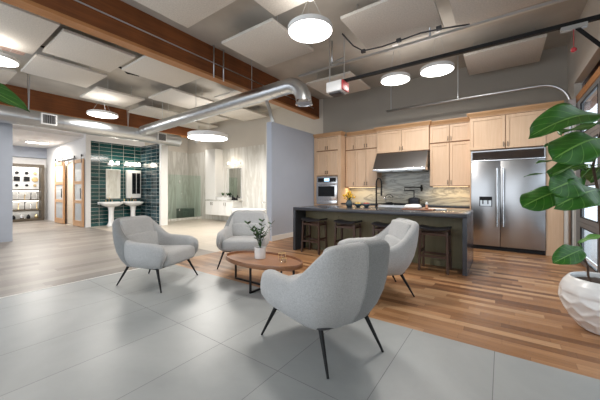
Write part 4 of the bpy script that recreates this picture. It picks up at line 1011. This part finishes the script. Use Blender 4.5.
t = thing('track_spotlight', 'small steel spotlight hanging above the tall white bathroom cabinet', 'lamp', (-10.2, 7.1, 3.3))
MB().tube([(-10.2, 7.1, 3.95), (-10.2, 7.1, 3.42)], .012, 8).build('stem', M['galv'], t, True)
MB().tube([(-10.12, 7.14, 3.46), (-10.32, 7.02, 3.3)], [.06, .075], 20).build('head', M['galv'], t, 'auto')
MB().tube([(-10.32, 7.02, 3.3), (-10.323, 7.018, 3.297)], [.06, .06], 20).build('lens', M['lamp'], t)
area(-10.36, 6.99, 3.26, .12, .12, 16, (1, .95, .88), Vector((-1.5, -.1, -1.6)).to_track_quat('-Z', 'Y').to_euler())
# floating vanity
t = thing('bathroom_vanity', 'white floating bathroom vanity with four doors on the marble wall', 'vanity', (-9.4, 7.7, .3))
MB().box(-10.25, -8.55, 7.46, 7.935, .27, .85, .003).build('body', M['whitesatin'], t)
MB().box(-10.27, -8.5, 7.43, 7.935, .85, .885, .004).build('counter', M['marble_shower'], t, 'auto')
for k in range(4):
    a = -10.24 + k * .42
    d = MB().box(a + .004, a + .416, 7.44, 7.46, .28, .84, .002).build('door', M['whitesatin'], t)
    h = MB(); pull(h, a + (.37 if k % 2 == 0 else .05), .74, 7.44, True, .12); h.build('handle', M['pull'], d)
t = thing('linen_cabinet', 'tall narrow white cabinet standing on the left end of the vanity', 'cabinet', (-10.05, 7.75, .89))
MB().box(-10.38, -9.72, 7.55, 7.935, .888, 3.03, .004).build('body', M['whitesatin'], t)
MB().box(-10.37, -9.73, 7.53, 7.55, .9, 3.02, .003).build('door', M['whitesatin'], t)
t = thing('vessel_sink', 'low white rectangular vessel sink on the floating vanity', 'sink', (-9.3, 7.66, .885))
m = MB(); lo = []
for sx, sy, z in ((.3, .13, .886), (.34, .15, .93), (.345, .155, 1.0), (.33, .14, 1.0), (.31, .12, .91)):
    lo.append([(-9.25 + sx * math.copysign(abs(math.cos(a)) ** .25, math.cos(a)), 7.61 + sy * math.copysign(abs(math.sin(a)) ** .25, math.sin(a)), z) for a in [2 * PI * k / 40 for k in range(40)]])
m.rings(lo); m.build('basin', M['white'], t, 'auto')
MB().tube([(-9.25, 7.88, .885), (-9.25, 7.88, 1.12), (-9.25, 7.78, 1.12)], .012, 8).build('faucet', M['black'], t, True)
t = thing('bath_mirror', 'tall mirror on the marble wall above the floating vanity', 'mirror', (-9.0, 7.93, 1.0))
MB().box(-9.42, -8.58, 7.915, 7.94, .98, 2.2, .004).build('frame', M['chrome'], t); MB().box(-9.41, -8.59, 7.91, 7.915, .99, 2.19).build('glass', M['mirror'], t)
for i, (x, lab) in enumerate([(-9.62, 'small green plant on the vanity, left of the pair'), (-9.32, 'small green plant on the vanity, right of the pair')]):
    zc = .885 if i == 0 else .885
    t = thing('small_potted_plant', lab, 'potted plant', (x, 7.88, zc), group='small plants on the bathroom vanity')
    MB().lathe([(0, 0), (.04, 0), (.045, .18), (.038, .18), (0, .16)], (x, 7.88, zc), 18).build('pot', M['whitesatin'], t, 'auto')
    m = MB()
    for k in range(14):
        a = 2 * PI * k / 14 + k; e = .3 + .5 * (k % 3) / 3
        leaf(m, (x, 7.86, zc + .17), (x + .08 * math.cos(a), 7.86 + .05 * math.sin(a), zc + .17 + .16 * (1.2 - e)), .03, (math.cos(a + 1.5), 0, .8), nu=2, nv=4, obov=.5, rnd=rnd)
    m.build('foliage', M['leaf'], t, True)
for i, (x, h, lab) in enumerate([(-8.92, .2, 'tall dark bottle at the right end of the vanity'), (-8.8, .12, 'short dark bottle in the middle of the vanity end group'), (-8.68, .1, 'short dark jar at the very right end of the vanity')]):
    o = MB().lathe([(0, 0), (.045, 0), (.048, h * .65), (.018, h * .8), (.02, h), (0, h)], (x, 7.78, .885), 16).build('toiletry_bottle', M['black'], None, True); tag(o, lab, 'bottle')
l = bpy.data.lights.new('lamp_light', 'POINT'); l.energy = 6; l.color = (1, .9, .76); l.shadow_soft_size = .1
t = thing('globe_sconce', 'glowing wall light on the marble wall above the tall mirror', 'lamp', (-9.0, 7.9, 2.35))
MB().box(-9.35, -8.65, 7.91, 7.94, 2.38, 2.44, .004).build('back_plate', M['chrome'], t)
for k in range(3): MB().ball((-9.25 + k * .25, 7.85, 2.41), .055).build('globe', M['bulb'], t, True)
o = bpy.data.objects.new('lamp_light', l); COL.objects.link(o); o.location = (-9.0, 7.6, 2.45)
# bathtub
t = thing('bathtub', 'white bathtub standing against the marble wall near the grey partition', 'bathtub', (-7.55, 7.45, 0))
m = MB(); lo = []
for sx, sy, z in ((.78, .36, 0), (.82, .38, .1), (.86, .41, .5), (.87, .42, .58), (.865, .415, .6), (.81, .36, .6), (.79, .34, .55), (.68, .28, .15), (.6, .22, .12)):
    lo.append([(-7.5 + sx * math.copysign(abs(math.cos(a)) ** .5, math.cos(a)), 7.45 + sy * math.copysign(abs(math.sin(a)) ** .5, math.sin(a)), z) for a in [2 * PI * k / 48 for k in range(48)]])
m.rings(lo); m.build('tub', M['white'], t, True)
MB().tube([(-7.2, 7.92, .0), (-7.2, 7.9, .82), (-7.2, 7.78, .86), (-7.2, 7.7, .8)], .016, 10).build('filler', M['chrome'], t, True)

# ------------------------------------------------------------------ sliding barn doors
def barn(n, x0, x1, y, label):
    d = bpy.data.objects.new('door_%d' % n, None); COL.objects.link(d); d.location = ((x0 + x1) / 2, y, 0); d['kind'] = 'structure'
    m = MB(); s = .13; z0, z1 = .01, 2.38
    m.box(x0, x0 + s, y - .045, y, z0, z1, .003, 1); m.box(x1 - s, x1, y - .045, y, z0, z1, .003, 1)
    zz = [(z0, z0 + .2), (.82, .93), (1.5, 1.61), (z1 - .13, z1)]
    for a, b in zz: m.box(x0 + s, x1 - s, y - .045, y, a, b, .003, 1)
    m.build('door_frame', M['door_wood'], d, 'auto')
    for (a0, a), (b, b1) in zip(zz, zz[1:]): MB().box(x0 + s, x1 - s, y - .027, y - .019, a, b).build('glass_lite', M['reflect_pane'], d)
    h = MB(); h.tube([(x1 - .06, y - .09, 1.0), (x1 - .06, y - .09, 1.35)], .012, 8); h.build('handle', M['black'], d, True)
    for x in (x0 + .12, x1 - .12):
        q = MB(); q.bar((x, y - .05, 2.25), (x, y - .05, 2.52), .04, .008, (0, 1, 0)); q.tube([(x, y - .05, 2.5), (x, y - .02, 2.5)], .045, 16); q.build('roller_hanger', M['black'], d)
barn(2, -14.6, -13.5, 3.56, ''); barn(3, -12.72, -11.76, 3.63, '')
t = thing('barn_door_track', 'black sliding track above the wooden glazed barn doors', 'door track', (-13.2, 3.6, 2.5))
MB().box(-14.8, -12.6, 3.62, 3.64, 2.43, 2.47).build('rail', M['black'], t)
for x in (-14.6, -13.7, -12.8): MB().tube([(x, 3.62, 2.45), (x, 3.65, 2.45)], .015, 8).build('standoff', M['black'], t)
area(-13.2, 4.4, 2.84, .5, .5, 55, (1, .9, .75))  # unseen lamp put in to light the room behind the doorway
o = MB().lathe([(0, 0), (.17, 0), (.18, .05), (0, .05)], (-13.2, 4.5, 2.85), 24).build('unseen_ceiling_lamp', M['lamp'], None, 'auto'); tag(o, 'unseen round ceiling lamp inside the room behind the barn doors', 'lamp')

# ------------------------------------------------------------------ display shelving
t = thing('display_shelf', 'lit dark framed display shelving with taps at the end of the hall', 'shelving', (-16.25, 2.65, 0))
m = MB(); m.box(-16.4, -16.02, 1.75, 1.85, 0, 2.38); m.box(-16.4, -16.02, 3.42, 3.52, 0, 2.38); m.box(-16.4, -16.02, 1.85, 3.42, 2.26, 2.38); m.box(-16.4, -16.02, 1.85, 3.42, 0, .1); m.build('frame', M['shelfwood'], t)
MB().box(-16.4, -16.38, 1.85, 3.42, .1, 2.26).build('back_panel', M['whitesatin'], t)
for z in (.44, .86, 1.28): MB().box(-16.38, -16.05, 1.85, 3.42, z, z + .055).build('shelf', M['shelfwood'], t)
for z in (.83, 1.25, 2.23): MB().box(-16.36, -16.33, 1.87, 3.4, z, z + .02).build('led_strip', M['ledstrip'], t)
for z, e in ((.41, 1.5), (.8, 2), (1.22, 2), (2.2, 5)): area(-16.25, 2.64, z, .1, 1.5, e, (1, .95, .88))
POS = ['closest to the hall pillar', 'second from the hall pillar', 'in the middle', 'second from the right frame', 'next to the right frame']
for r_, (z, nm) in enumerate(((1.335, 'upper open shelf'), (.915, 'lower open shelf'))):
    for k in range(5):
        y = 2.55 + k * .19; mt = ('black', 'chrome', 'brass')[(k + r_) % 3]; h = (.2, .28, .17, .24, .3)[(k + 2 * r_) % 5]
        z = (.495 + .42) if r_ == 0 else .495
        o = MB().lathe([(0, 0), (.03, 0), (.03, .012), (.014, .02), (.013, h), (0, h)], (-16.18, y, z), 14)
        o.tube([(-16.18, y, z + h - .01), (-16.12, y, z + h + .03), (-16.07, y, z + h - .03)], .011, 8)
        o = o.build('display_tap', M[mt], None, True); tag(o, '%s tap on the %s of the display, %s' % ({'black': 'black', 'chrome': 'chrome', 'brass': 'brass'}[mt], nm, POS[k]), 'tap', 'taps on the display shelves')
for k, (y, kind) in enumerate(((2.72, 'black'), (3.02, 'black'), (3.28, 'brass'))):
    t = thing('display_board', ['white display board with dark fittings half hidden by the hall pillar', 'white display board with a black square shower fitting, in the middle of the top tier', 'white display board with round brass fittings, next to the right frame'][k], 'display board', (-16.3, y, 1.335))
    MB().box(-16.37, -16.35, y - .13, y + .13, 1.335, 2.15).build('board', M['white'], t)
    m = MB()
    if kind == 'black': m.box(-16.35, -16.3, y - .09, y + .09, 1.68, 1.86)
    else: m.tube([(-16.35, y, 1.75), (-16.3, y, 1.75)], .1, 20)
    m.build('fitting', M[kind], t, 'auto')
    MB().tube([(-16.35, y, 1.5), (-16.31, y, 1.5)], .05, 16).build('fitting', M[kind], t, 'auto'); MB().tube([(-16.35, y, 2.02), (-16.29, y, 2.02)], .06, 16).build('fitting', M[kind], t, 'auto')
for k, (y, mt) in enumerate(((2.6, 'black'), (2.85, 'chrome'), (3.05, 'black'), (3.3, 'brass'))):
    o = MB().lathe([(0, 0), (.06, 0), (.065, .06), (.05, .12), (.02, .16), (0, .18)], (-16.2, y, .1), 18).build('display_valve', M[mt], None, True)
    tag(o, ['black valve at the left end of the bottom tier', 'chrome valve on the bottom tier, second from left', 'black valve on the bottom tier, second from the right', 'brass valve at the right end of the bottom tier'][k], 'valve', 'valves on the bottom shelf')

# ------------------------------------------------------------------ world, camera, view
w = bpy.data.worlds.new('World'); S.world = w; w.use_nodes = True
bg = w.node_tree.nodes['Background']; bg.inputs[0].default_value = (.87, .935, 1.0, 1); bg.inputs[1].default_value = 2.1
cam = bpy.data.cameras.new('camera'); co = bpy.data.objects.new('camera', cam); COL.objects.link(co)
cam.sensor_width = 36; cam.lens = 283 / 600 * 36; cam.shift_y = -9 / 600; cam.clip_end = 200
co.location = (0, 0, 1.26); co.rotation_euler = (PI / 2, 0, math.radians(35.5185))
S.camera = co
S.view_settings.view_transform = 'Standard'; S.view_settings.look = 'None'; S.view_settings.exposure = 0.12; S.view_settings.gamma = 1
S.view_settings.use_curve_mapping = False
S.cycles.use_denoising = True
try: S.cycles.denoiser = 'OPENIMAGEDENOISE'
except Exception: pass
S.cycles.max_bounces = 10; S.cycles.diffuse_bounces = 5; S.cycles.glossy_bounces = 5; S.cycles.transparent_max_bounces = 12
S.cycles.sample_clamp_indirect = 8; S.cycles.caustics_reflective = False; S.cycles.caustics_refractive = False
